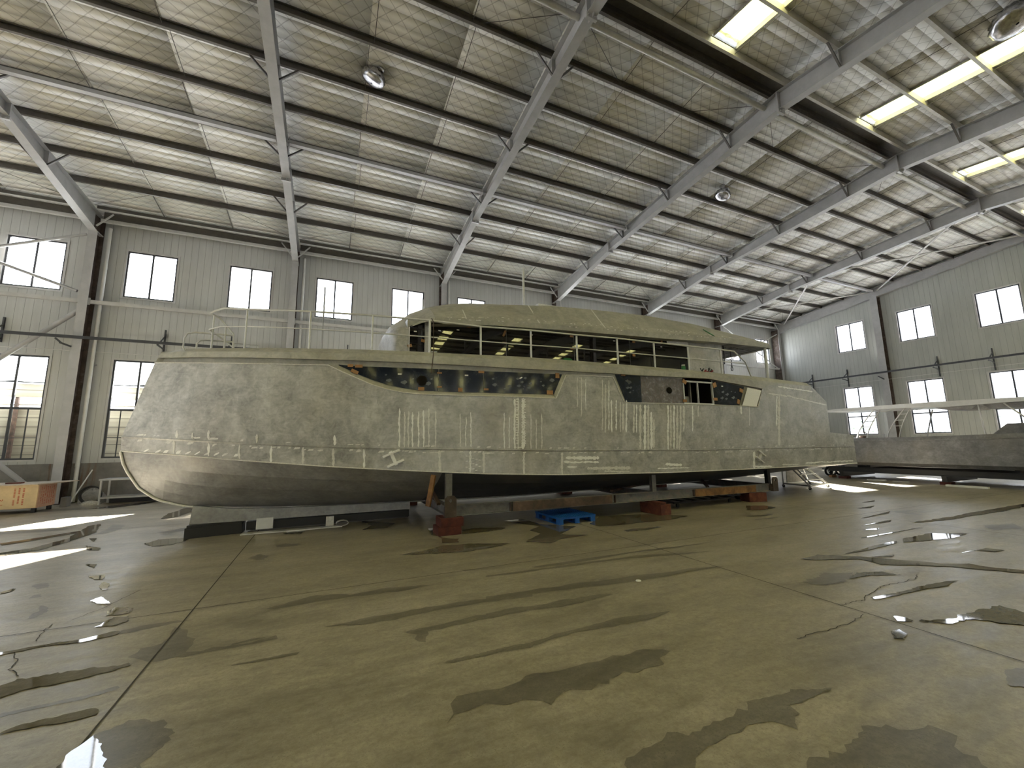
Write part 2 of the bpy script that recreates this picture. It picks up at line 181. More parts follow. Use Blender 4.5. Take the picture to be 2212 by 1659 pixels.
# bare aluminium plate, ground and swirled
def alu(name, a, b, c, metal=.35, rough=.48):
    t = NT(name); co = t.coord()
    n1 = t.noise(co, 2.2, 6, .62, .6); n2 = t.noise(co, 9., 5, .6, 1.2); n3 = t.noise(t.mapped(co, (1.2, 1.2, 5.)), 6, 4, .6)
    m = t.math('ADD', t.math('MULTIPLY', n1, .5), t.math('MULTIPLY', n2, .35)); m = t.math('ADD', m, t.math('MULTIPLY', n3, .15))
    col = t.ramp(m, [(.36, a), (.5, b), (.64, c)])
    n4 = t.noise(co, .8, 3, .5)
    col = t.mix(t.math('MULTIPLY', t.ramp(n4, [(.5, grey(0)), (.72, grey(1))]), .25), col, (.33, .28, .2))
    rr = t.math('ADD', t.math('MULTIPLY', n2, .25), rough - .12)
    return t.pbr(col, rr, metal, t.bump(n2, .06, .01))
M['alu'] = alu('bare_aluminium', (.28,.276,.268), (.46,.455,.442), (.65,.642,.625))
M['alu_warm'] = alu('bare_aluminium_warm', (.32,.312,.275), (.44,.43,.38), (.56,.55,.49), .25, .55)
M['alu_dull'] = alu('dull_aluminium', (.24,.24,.245), (.35,.35,.355), (.47,.47,.475), .35, .5)
M['alu_bright'] = plain('fresh_ground_aluminium', (.93,.93,.92), .5, .0, .06, 40)
M['alu_mark'] = plain('scuffed_aluminium', (.74,.73,.70), .5, .05, .15, 30)
M['alu_pipe'] = plain('aluminium_tube', (.66,.66,.64), .4, .4, .06, 10)
M['alu_dark'] = alu('shade_dark_aluminium', (.13,.13,.133), (.20,.20,.203), (.29,.29,.293), .35, .5)  # workboat metal, darkened so its shaded side is put into the colour
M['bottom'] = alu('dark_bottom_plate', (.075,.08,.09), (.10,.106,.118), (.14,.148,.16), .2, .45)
def glass_dark(name, base, rough, scratch, spec=.6):
    t = NT(name); co = t.coord()
    n = t.noise(co, 3.5, 8, .7, 1.5); s2 = t.noise(t.mapped(co, (3,1,1)), 9, 6, .7, 3.)
    sc = t.math('MULTIPLY', t.ramp(s2, [(.485, grey(0)), (.5, grey(1)), (.515, grey(0))]), t.ramp(n, [(.5, grey(0)), (.62, grey(1))]))
    col = t.mix(t.math('MULTIPLY', sc, scratch), base, (.35, .38, .42))
    return t.pbr(col, t.math('ADD', t.math('MULTIPLY', sc, .3), rough), 0., None, spec)
M['tint'] = glass_dark('tinted_cabin_glass', (.008,.007,.007), .012, .0, 1.)
M['film'] = glass_dark('dark_protective_film', (.010,.016,.032), .07, .5)
t = NT('film_faced_plate'); co = t.coord(); n = t.noise(co, 7, 7, .7, .8); n2 = t.noise(t.mapped(co, (5, 1, 1)), 10, 4)
M['plate'] = t.pbr(t.mix(t.ramp(n2, [(.45, grey(0)), (.75, grey(.6))]), t.ramp(n, [(.3, (.13,.12,.125)), (.55, (.23,.22,.24)), (.68, (.42,.42,.46))]), (.2,.12,.09)), .35, .3)
M['black'] = plain('black_paint', (.012,.012,.013), .5)
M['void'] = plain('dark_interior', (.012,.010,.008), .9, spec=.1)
M['rubber'] = plain('black_rubber', (.018,.018,.018), .7)
M['card'] = plain('brown_cardboard', (.40,.22,.10), .8, 0, .15, 30)
M['white'] = plain('white_plastic', (.85,.85,.82), .4, 0, .03)
M['steel'] = plain('grey_painted_steel', (.40,.40,.405), .45, .1, .10, 3.5)
M['steel_l'] = plain('pale_painted_steel', (.50,.50,.49), .45, .1, .10, 4)
M['purlin'] = plain('galvanised_purlin', (.125,.115,.10), .5, .25, .14, 8)
M['strut'] = plain('zinc_strut', (.47,.46,.42), .45, .2, .12, 6)
M['rod'] = plain('dark_tie_rod', (.11,.105,.10), .5, .3)
M['rail'] = plain('dark_busbar', (.045,.048,.055), .45, .1)
M['pvc'] = plain('white_pvc_pipe', (.62,.62,.60), .35, 0, .06, 4)
M['foil'] = plain('crumpled_foil', (.5,.5,.53), .24, 1.0, .35, 14, bump=1.0)
def rust(name, a, b, c):
    t = NT(name); co = t.coord(); n = t.noise(co, 5, 7, .65, .4)
    return t.pbr(t.ramp(n, [(.34, a), (.52, b), (.68, c)]), .75, .1, t.bump(n, .2, .01))
M['rust'] = rust('rusty_steel', (.055,.040,.034), (.11,.072,.055), (.19,.12,.085))
M['rust_o'] = rust('orange_rust_plate', (.13,.065,.03), (.24,.12,.045), (.32,.18,.07))
M['mill'] = rust('mill_scale_steel', (.12,.115,.115), (.19,.185,.185), (.25,.20,.18))
M['primer'] = rust('brown_primer', (.05,.036,.03), (.085,.062,.05), (.14,.115,.10))
M['timber'] = rust('red_stained_timber', (.07,.018,.012), (.13,.035,.022), (.2,.07,.035))
M['timber_d'] = rust('dark_red_timber', (.055,.012,.010), (.085,.018,.014), (.12,.03,.02))
M['blue'] = plain('blue_plastic', (.012,.10,.40), .4, 0, .08)
M['ply'] = plain('raw_plywood', (.62,.47,.27), .65, 0, .12, 5)
M['ply_red'] = plain('printed_plywood', (.50,.30,.20), .65, 0, .14, 9)
M['wood'] = plain('pale_board', (.42,.36,.29), .7, 0, .2, 8)
M['ink'] = plain('red_print', (.46,.10,.05), .7)
M['green'] = plain('green_plastic', (.02,.17,.05), .5)
M['red'] = plain('red_hose', (.30,.02,.03), .5)
M['sack'] = plain('grey_sack', (.24,.23,.21), .85, 0, .25, 12, bump=.5)
M['rag'] = plain('pale_rag', (.5,.48,.42), .85, 0, .3, 20, bump=.5)
M['leaf'] = plain('leaf', (.05,.09,.03), .6, 0, .4, 3)
M['branch'] = plain('branch', (.09,.07,.05), .8)

# glass panes of the hall windows
def pane_mat(name, haze, col):
    t = NT(name); co = t.coord(); n = t.noise(co, 3., 5, .6)
    tr = t.n('ShaderNodeBsdfTransparent', {0: (1,1,1,1)}).outputs[0]
    gl = t.n('ShaderNodeBsdfGlossy', {0: (1,1,1,1), 1: .02}).outputs[0]
    df = t.n('ShaderNodeBsdfTranslucent', {0: (*col, 1)}).outputs[0]
    fr = t.math('MINIMUM', t.n('ShaderNodeFresnel', {0: 1.45}).outputs[0], .4)
    a = t.n('ShaderNodeMixShader', {0: t.math('MULTIPLY', t.math('ADD', n, .4), haze), 1: tr, 2: df}).outputs[0]
    return t.surf(t.n('ShaderNodeMixShader', {0: fr, 1: a, 2: gl}).outputs[0])
M['pane'] = pane_mat('window_glass', .003, (.8,.85,.9))
M['pane_block'] = pane_mat('sun_blocking_pane', 1.1, (.03,.032,.035))  # near-opaque pane added to keep sun out of the unseen lower windows
M['pane_h'] = pane_mat('dusty_window_glass', .05, (.75,.82,.9))
# translucent fibreglass roof light
t = NT('fibreglass_rooflight'); co = t.coord(); n = t.noise(co, 5, 7, .7, .5)
col = t.ramp(n, [(.34, (.17,.15,.045)), (.5, (.27,.25,.10)), (.65, (.31,.295,.14))])
tl = t.n('ShaderNodeBsdfTranslucent', {0: col}).outputs[0]; df = t.n('ShaderNodeBsdfDiffuse', {0: col}).outputs[0]
M['skyl'] = t.surf(t.n('ShaderNodeMixShader', {0: .25, 1: tl, 2: df}).outputs[0])

# quilted roof insulation
t = NT('quilted_insulation'); co = t.coord(); X, Y, Z = t.sep(co)
wob = t.math('MULTIPLY', t.math('SUBTRACT', t.noise(co, 1.1, 2), .5), .10)
P = .24
u = t.math('ADD', t.math('MULTIPLY', t.math('ADD', X, Y), .7071), wob); v = t.math('SUBTRACT', t.math('MULTIPLY', t.math('SUBTRACT', X, Y), .7071), wob)
def tri(a): return t.math('PINGPONG', t.math('DIVIDE', a, P), .5)
tu, tv = tri(u), tri(v); mn = t.math('MINIMUM', tu, tv)
line = t.math('SUBTRACT', 1, t.math('DIVIDE', mn, .055), clamp=True)
hh = t.math('POWER', t.math('MULTIPLY', t.math('MULTIPLY', tu, tv), 4), .45)
cr = t.noise(t.mapped(co, (1,1,1)), 22, 4, .65, 1.2)
hh = t.math('ADD', hh, t.math('MULTIPLY', cr, .16))
n = t.noise(co, .7, 4)
col = t.mix(t.math('MULTIPLY', line, .72), t.ramp(n, [(.3, (.72,.715,.68)), (.7, (.82,.815,.78))]), (.30,.29,.27))
M['quilt'] = t.pbr(col, .42, 0., t.bump(hh, .16, .03), .5)

# wall cladding: ribbed sandwich panel, axis = direction of the wall
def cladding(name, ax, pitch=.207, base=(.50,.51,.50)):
    t = NT(name); co = t.coord(); S_ = t.sep(co); a = S_[ax]
    pp = t.math('PINGPONG', t.math('DIVIDE', a, pitch), .5)
    groove = t.math('SUBTRACT', 1, t.math('DIVIDE', pp, .045), clamp=True)
    n = t.noise(t.mapped(co, (1,1,.35)), 1.6, 5, .6); n2 = t.noise(t.mapped(co, (6,6,.5)), 2., 3)
    col = t.ramp(t.math('ADD', t.math('MULTIPLY', n, .6), t.math('MULTIPLY', n2, .4)), [(.3, tuple(x*.86 for x in base)), (.7, tuple(x*1.08 for x in base))])
    col = t.mix(t.math('MULTIPLY', groove, .6), col, (.15,.15,.14))
    return t.pbr(col, .36, 0., t.bump(t.math('SUBTRACT', 1, groove), .5, .012), .5)
M['clad_x'] = cladding('wall_cladding_long', 0)
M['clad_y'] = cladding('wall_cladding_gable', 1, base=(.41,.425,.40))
t = NT('stained_concrete_wall'); co = t.coord(); n = t.noise(co, 1.7, 7, .65); n2 = t.noise(t.mapped(co, (5,5,.4)), 1.6, 4)
col = t.mix(t.ramp(n2, [(.58, grey(0)), (.72, grey(.8))]), t.ramp(n, [(.3, (.13,.125,.115)), (.7, (.25,.24,.22))]), (.16,.085,.045))
M['conc_w'] = t.pbr(col, .85, 0., t.bump(n, .2, .01))

# floor
def floor_mat(name, k, rough0, rough1, bumpy=.15, spec=.5):
    t = NT(name); co = t.coord()
    n1 = t.noise(t.mapped(co, (.55, 1.6, 1)), 1.1, 7, .62, .3)      # broad drag marks along the hall
    n2 = t.noise(t.mapped(co, (1., 3.2, 1)), 2.2, 6, .65); n3 = t.noise(co, 30, 5, .75); n4 = t.noise(co, 95, 3, .8); n5 = t.noise(t.mapped(co, (1., 1.7, 1)), 8., 6, .7, .4)
    a = t.math('ADD', t.math('ADD', t.math('MULTIPLY', n1, .42), t.math('MULTIPLY', n2, .28)), t.math('MULTIPLY', n5, .30))
    col = t.ramp(a, [(.37, (.175,.152,.112)), (.5, (.305,.272,.208)), (.63, (.45,.405,.32))])
    grit = t.math('MULTIPLY', t.ramp(n4, [(.34, grey(1)), (.42, grey(0))]), t.ramp(n5, [(.45, grey(.25)), (.6, grey(1))]))
    col = t.mix(t.math('MULTIPLY', grit, .7), col, (.045,.038,.026))
    col = t.mix(t.math('MULTIPLY', t.ramp(n3, [(.36, grey(1)), (.54, grey(0))]), .38), col, (.14,.122,.088))
    col = t.mix(t.math('MULTIPLY', t.ramp(n4, [(.62, grey(0)), (.70, grey(1))]), .35), col, (.62,.57,.47))
    col = t.mix(1., col, (k, k, k), 'MULTIPLY')
    rr = t.math('ADD', t.math('MULTIPLY', t.ramp(n2, [(.35, grey(0)), (.65, grey(1))]), rough1 - rough0), rough0)
    nb = t.bump(t.math('ADD', t.math('MULTIPLY', n3, .6), t.math('MULTIPLY', n4, .4)), bumpy, .004)
    return t.pbr(col, rr, 0., nb, spec)
M['floor'] = floor_mat('worn_concrete_floor', 1.0, .30, .46)
M['damp'] = floor_mat('damp_concrete', .52, .29, .36, .12)
M['water'] = floor_mat('wet_concrete', .48, .02, .035, .012, .6)
M['joint'] = plain('floor_joint', (.045,.04,.03), .8)
M['gravel'] = plain('yard_ground', (.52,.53,.55), .9, 0, .2, 2)
t = NT('cream_shed_cladding'); co = t.coord(); zz = t.sep(co)[2]
f1 = t.math('PINGPONG', t.math('DIVIDE', zz, .30), .5); ln = t.math('SUBTRACT', 1, t.math('DIVIDE', f1, .07), clamp=True)
M['shed'] = t.pbr(t.mix(ln, t.ramp(t.noise(t.mapped(co, (.05,.05,3)), 2., 3), [(.35, (.30,.275,.21)), (.65, (.44,.41,.32))]), (.08,.075,.06)), .6)
M['shed_r'] = plain('grey_shed_roof', (.085,.095,.085), .6, 0, .1)
M['bldg'] = plain('pale_building', (.62,.62,.64), .8, 0, .05)

# ------------------------------------------------------------------ the hall
XA, L = -7.5375, 6.0
YW, YB, XG, XL = 17.79, -54.45, 28.28, -25.6
YV, SPAN = -6.29, 12.04           # first roof valley; narrower spans run on behind the camera
COLX = [XA + L * k for k in range(-3, 6)]
RY = 5.75
def ztop(y):
    if y >= YV: return 10.77 - .105 * abs(y - RY)
    return 9.506 + .105 * (SPAN/2 - abs((y - YV) % SPAN - SPAN/2))
def zroof(y): return ztop(y) + .20
def mir(y): return 2 * RY - y

# floor slab, joints, cracks and wet patches are one object
fl = MB()
fl.quad((XL-.2, YB-.2, 0), (XG+.2, YB-.2, 0), (XG+.2, YW+.2, 0), (XL-.2, YW+.2, 0))
def rough_outline(pts, it=3, amp=1.0):
    """resample a traced outline finely and roughen its edge by a few centimetres at most"""
    rng = random.Random(len(pts) * 7 + int(pts[0][0] * 100))
    P_ = [Vector((x, y)) for x, y in pts]
    cx = [p.x for p in P_]; cy = [p.y for p in P_]
    area = abs(sum(P_[i].x*P_[(i+1) % len(P_)].y - P_[(i+1) % len(P_)].x*P_[i].y for i in range(len(P_)))) / 2
    per = sum((P_[(i+1) % len(P_)] - P_[i]).length for i in range(len(P_)))
    wid = 2 * area / max(per, 1e-6)                      # mean half width decides how ragged the edge may be
    k1 = min(.05, wid * .35) * amp; step = max(.025, min(.12, per / 60)); Q = []; u1 = u2 = 0.
    for i, a in enumerate(P_):
        b = P_[(i+1) % len(P_)]; d = b - a; l_ = d.length
        if l_ < 1e-6: continue
        n_ = Vector((-d.y, d.x)) / l_; m_ = max(1, int(l_ / step))
        for j in range(m_):
            t = j / m_; u1 = u1*.75 + rng.uniform(-1, 1)*.5; u2 = rng.uniform(-1, 1)
            Q.append(a + d*t + n_ * k1 * (.75*u1 + .3*u2) * (1 if j else .3))
    return Q
from mathutils.geometry import tessellate_polygon
def flat(pts, z):
    tr = tessellate_polygon([[Vector((p.x, p.y, 0)) for p in pts]])
    fl.add([(p.x, p.y, z) for p in pts], [tuple(t_) for t_ in tr])
fl.cur = 1
for i, q in enumerate(TR['D']): flat(rough_outline(q), .0012 + i*.00008)
fl.cur = 2
for i, q in enumerate(TR['W']): flat(rough_outline(q, 3, .8), .0056 + i*.00006)
fl.cur = 3
for x in [-1.19 + 5.97 * k for k in range(-4, 5)]:
    fl.quad((x-.006, YB, .0053), (x+.006, YB, .0053), (x+.006, YW, .0053), (x-.006, YW, .0053))
for y in (5.45, -.5, 11.4, -6.4, -12.4):
    fl.quad((XL, y-.005+.2, .0053), (XL, y+.005+.2, .0053), (XG, y+.005-.25, .0053), (XG, y-.005-.25, .0053))
for ci, c in enumerate(TR['cr']):
    if ci == 2: continue
    rng = random.Random(3)
    pts = []
    for (a, b), (c2, d2) in zip(c, c[1:]):
        for k in range(6): pts.append(Vector((a + (c2-a)*k/6 + rng.uniform(-.012,.012), b + (d2-b)*k/6 + rng.uniform(-.012,.012))))
    for a, b in zip(pts, pts[1:]):
        d = (b - a).normalized(); n_ = Vector((-d.y, d.x)) * .0035
        fl.quad((*(a+n_), .0053), (*(a-n_), .0053), (*(b-n_), .0053), (*(b+n_), .0053))
floor = struct(fl, 'floor', [M['floor'], M['damp'], M['water'], M['joint']])
# face every patch upward
import bmesh
bm = bmesh.new(); bm.from_mesh(floor.data); bmesh.ops.delete(bm, geom=[f_ for f_ in bm.faces if f_.calc_area() < 1e-7], context='FACES'); bm.normal_update()
for f_ in bm.faces:
    if f_.normal.z < 0: f_.normal_flip()
bm.to_mesh(floor.data); bm.free()

# walls with window openings
UZ0, UZ1, LZ0, LZ1 = 6.82, 8.60, 1.31, 4.69
WX = []
for k in range(-3, 6):
    for o in (.73, 3.74): WX.append(XA + L * k + o)
WW = 1.51
GW = [14.0, 11.03, 8.03]
GYS = [g - 1.515 for g in GW] + [mir(g) for g in GW]     # low-Y edge of each gable window
GLZ0, GLZ1 = 1.86, 4.72
def wall_mesh(holes, a0, a1, z0, z1top, fn, thick):
    """grid of quads in (a,z) with rectangular holes; fn(a,z,depth)->point; z1top(a)"""
    As = sorted(set([a0, a1] + [h[i] for h in holes for i in (0, 1)])); mb = MB()
    if thick[0] == 'g': As = sorted(set(As + [RY] + [YV - SPAN/2*k_ for k_ in range(8)]))
    Zs = sorted(set([z0] + [h[i] for h in holes for i in (2, 3)]))
    for p, q in zip(As, As[1:]):
        m = (p + q) / 2
        for r, s in zip(Zs, Zs[1:] + [None]):
            if s is not None and any(h[0] <= m <= h[1] and h[2] <= (r+s)/2 <= h[3] for h in holes): continue
            t0, t1 = (s, s) if s is not None else (z1top(p), z1top(q))
            for d in (0, thick[1]):
                mb.quad(fn(p, r, d), fn(q, r, d), fn(q, t1, d), fn(p, t0, d))
    for h in holes:
        c = [(h[0], h[2]), (h[1], h[2]), (h[1], h[3]), (h[0], h[3])]
        for (a, b), (c2, d2) in zip(c, c[1:] + c[:1]):
            mb.quad(fn(a, b, 0), fn(c2, d2, 0), fn(c2, d2, thick[1]), fn(a, b, thick[1]))
    return mb
lh = [(x, x + WW, z0, z1) for x in WX for z0, z1 in ((UZ0, UZ1), (LZ0, LZ1))]
struct(wall_mesh(lh, XL, XG + .1, 1.21, lambda a: zroof(YW), lambda a, z, d: (a, YW + d, z), ('l', .10)), 'wall_north', M['clad_x'])
struct(wall_mesh(lh, XL, XG + .1, 1.21, lambda a: zroof(YW), lambda a, z, d: (a, YB - d, z), ('l', .10)), 'wall_south', M['clad_x'])
gh = [(y, y + 1.515, z0, z1) for y in GYS for z0, z1 in ((UZ0, UZ1), (GLZ0, GLZ1))]
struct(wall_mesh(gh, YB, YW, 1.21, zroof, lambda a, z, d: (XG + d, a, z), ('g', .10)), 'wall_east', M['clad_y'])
DOOR = (2.6, 8.6, 1.21, 5.8)             # sliding door, nearly shut
gh2 = [h for h in gh if not (h[0] < DOOR[1] and h[1] > DOOR[0] and h[2] < DOOR[3])] + [DOOR]
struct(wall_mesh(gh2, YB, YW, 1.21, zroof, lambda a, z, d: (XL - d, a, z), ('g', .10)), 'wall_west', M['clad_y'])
# low concrete plinth wall
pl = MB(); pl.box(XL, XG+.15, YW-.03, YW+.2, -.05, 1.21); struct(pl, 'wall_plinth_north', M['conc_w'])
struct(MB().box(XL, XG+.15, YB-.2, YB+.03, -.05, 1.21), 'wall_plinth_south', M['conc_w'])
struct(MB().box(XG-.03, XG+.2, YB, YW, -.05, 1.21), 'wall_plinth_east', M['conc_w'])
struct(MB().box(XL-.2, XL+.03, YB, DOOR[0], -.05, 1.21).box(XL-.2, XL+.03, DOOR[1], YW, -.05, 1.21), 'wall_plinth_west', M['conc_w'])
# open sliding door in the far left gable
d_ = MB().box(XL+.10, XL+.16, DOOR[0]-.2, DOOR[1]-.5, .05, 5.7); dd = struct(d_, 'door_1', M['steel_l'])
MB().box(XL+.1, XL+.26, DOOR[0]-.3, DOOR[1]+3.4, 5.72, 5.86).build('door_track', M['rail'], dd)
MB().box(XL+.16, XL+.2, DOOR[1]-.8, DOOR[1]-.76, 1.0, 1.3).build('door_handle', M['rail'], dd)

# windows: trim, dark frame, mullion, panes
wn = [0]
def window(fn, w, z0, z1, transom=None, bars=False, pane_kind=(0, 0, 0, 0)):
    """fn(a,d,z): a along the wall, d into the room (+) """
    wn[0] += 1
    root = sempty('window_%d' % wn[0], fn(w/2, 0, z0))
    def slab(mb, a0, a1, d0, d1, za, zb):
        c = [fn(a, d, z) for a in (a0, a1) for d in (d0, d1) for z in (za, zb)]
        xs, ys, zs = zip(*c); mb.box(min(xs), max(xs), min(ys), max(ys), min(zs), max(zs))
    m = MB()
    for a0, a1, za, zb in ((-.012, .045, z0-.012, z1+.012), (w-.045, w+.012, z0-.012, z1+.012), (.045, w-.045, z1-.045, z1+.012), (.045, w-.045, z0-.012, z0+.045)): slab(m, a0, a1, -.02, .02, za, zb)
    m.build('window_trim', M['steel_l'], root)
    m = MB()
    for a0, a1, za, zb in ((.03, .095, z0+.03, z1-.03), (w-.095, w-.03, z0+.03, z1-.03), (.095, w-.095, z1-.095, z1-.03), (.095, w-.095, z0+.03, z0+.095)): slab(m, a0, a1, -.085, -.02, za, zb)
    m.build('window_frame', M['rail'], root)
    m = MB(); slab(m, w/2-.028, w/2+.028, -.07, -.022, z0+.06, z1-.06); m.build('mullion', M['rail'], root)
    if transom:
        m = MB(); slab(m, .06, w-.06, -.07, -.024, transom-.035, transom+.035); m.build('transom', M['rail'], root)
    if bars:
        m = MB()
        slab(m, w*.75-.012, w*.75+.012, -.066, -.04, z0+.06, transom); slab(m, w*.25-.012, w*.25+.012, -.066, -.04, z0+.06, transom)
        slab(m, .06, w-.06, -.066, -.04, (z0+transom)/2-.1-.012, (z0+transom)/2-.1+.012); m.build('glazing_bar', M['rail'], root)
    zz = [z0+.05, transom, z1-.05] if transom else [z0+.05, z1-.05]
    i = 0
    for za, zb in zip(zz, zz[1:]):
        for a0, a1 in ((.05, w/2), (w/2, w-.05)):
            m = MB(); c = [fn(a0, -.05, za), fn(a1, -.05, za), fn(a1, -.05, zb), fn(a0, -.05, zb)]; m.poly(c)
            m.build('window_pane', M[('pane', 'pane_h', 'pane_block')[pane_kind[i]]], root); i += 1
    return root
for i, x in enumerate(WX):
    window(lambda a, d, z, x=x: (x + a, YW - d, z), WW, UZ0, UZ1)
    window(lambda a, d, z, x=x: (x + a, YW - d, z), WW, LZ0, LZ1, 2.95, True, (2, 2, 2, 2) if x > -1 else ((0, 0, 0, 0) if x > -4 else ((1, 0, 0, 0) if i % 2 else (0, 0, 0, 0))))  # lower panes hidden behind the yacht are made near-opaque to block sun patches
for y in GYS:
    h = (1, 0, 0, 0) if y < 12 else (0, 0, 0, 0)
    window(lambda a, d, z, y=y: (XG - d, y + 1.515 - a, z), 1.515, UZ0, UZ1, None, False, (1, 1, 1, 1) if y < 12 else h)
    window(lambda a, d, z, y=y: (XG - d, y + 1.515 - a, z), 1.515, GLZ0, GLZ1, 2.95, False, (1, 1, 0, 0) if y < 12 else h)
for x in WX:
    window(lambda a, d, z, x=x: (x + a, YB + d, z), WW, UZ0, UZ1)
    window(lambda a, d, z, x=x: (x + a, YB + d, z), WW, LZ0, LZ1, 2.95)

# roof lining with rooflight openings, two slopes
PUR = [17.0] + [5.95 + 1.22 * k for k in range(8, -1, -1)]           # purlin rows on the far slope
PURN = [5.50] + [mir(y) for y in PUR[:-1]][::-1]
SKX = [(XA + L * k + 3.18, XA + L * k + 3.95) for k in range(-3, 6)]
SKY0, SKY1 = mir(PUR[1]), 5.40
def slope(rows, lo, hi, holes):
    mb = MB(); xs = sorted(set([XL-.3, XG+.3] + ([v_ for h in holes for v_ in h] if holes else []) + [XL + 2*k for k in range(27)]))
    ys = sorted(set([lo, hi] + [r for r in rows if lo < r < hi]))
    Y_ = []
    for a, b in zip(ys, ys[1:]):
        for k in range(5): Y_.append((a + (b-a)*k/5, k/5))
    Y_.append((hi, 0))
    def pt(x, yy):
        y, fr = yy; return (x, y, zroof(y) - .022 * math.sin(PI*fr))
    for (p, q) in zip(xs, xs[1:]):
        for a, b in zip(Y_, Y_[1:]):
            if any(h[0] <= (p+q)/2 <= h[1] for h in holes) and SKY0 < (a[0]+b[0])/2 < SKY1: continue
            mb.quad(pt(p, a), pt(p, b), pt(q, b), pt(q, a), True)
    return mb
ce = slope(PUR, 5.95, YW+.1, [])
nb_ = slope(PURN, YV, 5.50, SKX)
ce.add(nb_.v, nb_.f, True)
for j in range(4):                                                      # further spans, each with roof lights
    r0 = YV - SPAN*(j+.5); xs = sorted(set([XL-.3, XG+.3] + [v_ for h in SKX for v_ in h]))
    for p, q in zip(xs, xs[1:]):
        sk_ = any(h[0] <= (p+q)/2 <= h[1] for h in SKX)
        for i_, (a, b) in enumerate(((r0-6.02, r0-5.7), (r0-5.7, r0-.35), (r0-.35, r0), (r0, r0+6.02))):
            if sk_ and i_ == 1: continue
            e0, e1 = (zroof(a+.001), zroof(b-.001)); ce.quad((p, a, e0), (p, b, e1), (q, b, e1), (q, a, e0))
ceil_ = struct(ce, 'ceiling', M['quilt'])
struct(MB().box(XL-.3, XG+.3, 5.46, 5.99, 11.10, 11.14).box(XL-.3, XG+.3, 5.46, 5.50, 10.95, 11.10).box(XL-.3, XG+.3, 5.95, 5.99, 10.95, 11.10), 'ridge_cap', M['purlin'])
so = ceil_.modifiers.new('thick', 'SOLIDIFY'); so.thickness = .07; so.offset = 1 if False else -1
for k, (a, b) in enumerate(SKX):
    sk = sempty('window_%d' % (wn[0] + 1 + k), ((a+b)/2, SKY1, zroof(SKY1)))
    m = MB(); n_ = 12
    rows = []
    for y in (SKY0, (SKY0+SKY1)/2, SKY1):
        rows.append([(a-.1 + (b-a+.2)*i/n_, y, zroof(y) + .10 + (.02 if i % 4 < 2 else 0)) for i in range(n_+1)])
    m.grid(rows, False); m.build('window_pane', M['skyl'], sk)
    m = MB()
    for xx in (a-.02, b-.01): m.bar((xx+.015, SKY0, zroof(SKY0)+.0), (xx+.015, SKY1, zroof(SKY1)+.0), .03, .13)
    m.build('window_frame', M['strut'], sk)

for j in range(4):
    r0 = YV - SPAN*(j+.5)
    for k, (a, b) in enumerate(SKX):
        sk = sempty('window_%d' % (wn[0] + 20 + 10*j + k), ((a+b)/2, r0-.35, zroof(r0-.35)))
        m = MB(); m.quad((a-.05, r0-5.7, zroof(r0-5.7)+.08), (b+.05, r0-5.7, zroof(r0-5.7)+.08), (b+.05, r0-.35, zroof(r0-.35)+.08), (a-.05, r0-.35, zroof(r0-.35)+.08)); m.build('window_pane', M['skyl'], sk)
# portal frames
def ibeam_y(mb, x, ys, zt, zb, fw, tf=.016, tw=.01):
    for a, b in zip(ys, ys[1:]):
        for s in (-1, 1):
            mb.quad((x+s*tw/2, a, zb(a)), (x+s*tw/2, b, zb(b)), (x+s*tw/2, b, zt(b)), (x+s*tw/2, a, zt(a)))
        for zf, dz in ((zt, -tf), (zb, tf)):
            c0 = [(x-fw/2, a, zf(a)), (x+fw/2, a, zf(a)), (x+fw/2, a, zf(a)+dz), (x-fw/2, a, zf(a)+dz)]
            c1 = [(x-fw/2, b, zf(b)), (x+fw/2, b, zf(b)), (x+fw/2, b, zf(b)+dz), (x-fw/2, b, zf(b)+dz)]
            mb.add(c0 + c1, [(0,1,5,4),(1,2,6,5),(2,3,7,6),(3,0,4,7)])
RB = [(-1.45, 9.65), (5.75, 10.25), (12.95, 9.65), (17.28, 8.9)]
RB = [(mir(17.28), 8.9), (mir(12.95), 9.65), (5.75, 10.25), (12.95, 9.65), (17.28, 8.9), (17.75, 8.9)]
RB = [(mir(17.75), 8.9)] + RB
def rafter(x, name):
    r = sempty(name, (x, RY, 10.25))
    m = MB(); ibeam_y(m, x, [b[0] for b in RB], ztop, lambda y: lerp(y, RB), .22); m.build('beam', M['steel'], r)
    for y, s in ((5.75, 1), (12.95, 1), (mir(12.95), 1)):
        zb = lerp(y, RB); m = MB()
        m.box(x-.13, x+.13, y-.03, y+.03, zb-.09, zb+.0); m.box(x-.005, x+.005, y-.10, y+.10, zb-.085, zb)
        for q in (-.08, .08):
            m.tube([(x+q, y-.055, zb-.05), (x+q, y+.055, zb-.05)], .014, 6)
        m.box(x-.11, x+.11, y-.02, y+.02, zb, ztop(y))
        m.build('splice_plate', M['steel'], r)
    for i in range(2, 9, 2):
        for y in (PUR[i], mir(PUR[i])):
            zb = lerp(y, RB)
            for s in (-1, 1):
                m = MB(); m.bar((x+s*.09, y, zb+.03), (x+s*.5, y, ztop(y)+.02), .04, .04); m.build('fly_brace', M['rod'], r)
            m = MB(); m.box(x-.1, x+.1, y-.005, y+.005, zb+.01, ztop(y)-.01); m.build('stiffener', M['steel'], r)
    return r
for x in COLX[1:]: rafter(x, 'rafter')
for x in COLX:
    m = MB(); ys_ = [YV - 6.02*k for k in range(9)]; ibeam_y(m, x, ys_, ztop, lambda y: ztop(y)-.55, .22); struct(m, 'rafter', M['steel'])
for j in range(2):
    for i in range(-4, 5):
        y = YV - SPAN*(j+.5) + i*1.22; m = MB(); m.box(XL, XG, y-.03, y+.03, ztop(y)+.004, ztop(y)+.19); struct(m, 'purlin', M['purlin'])
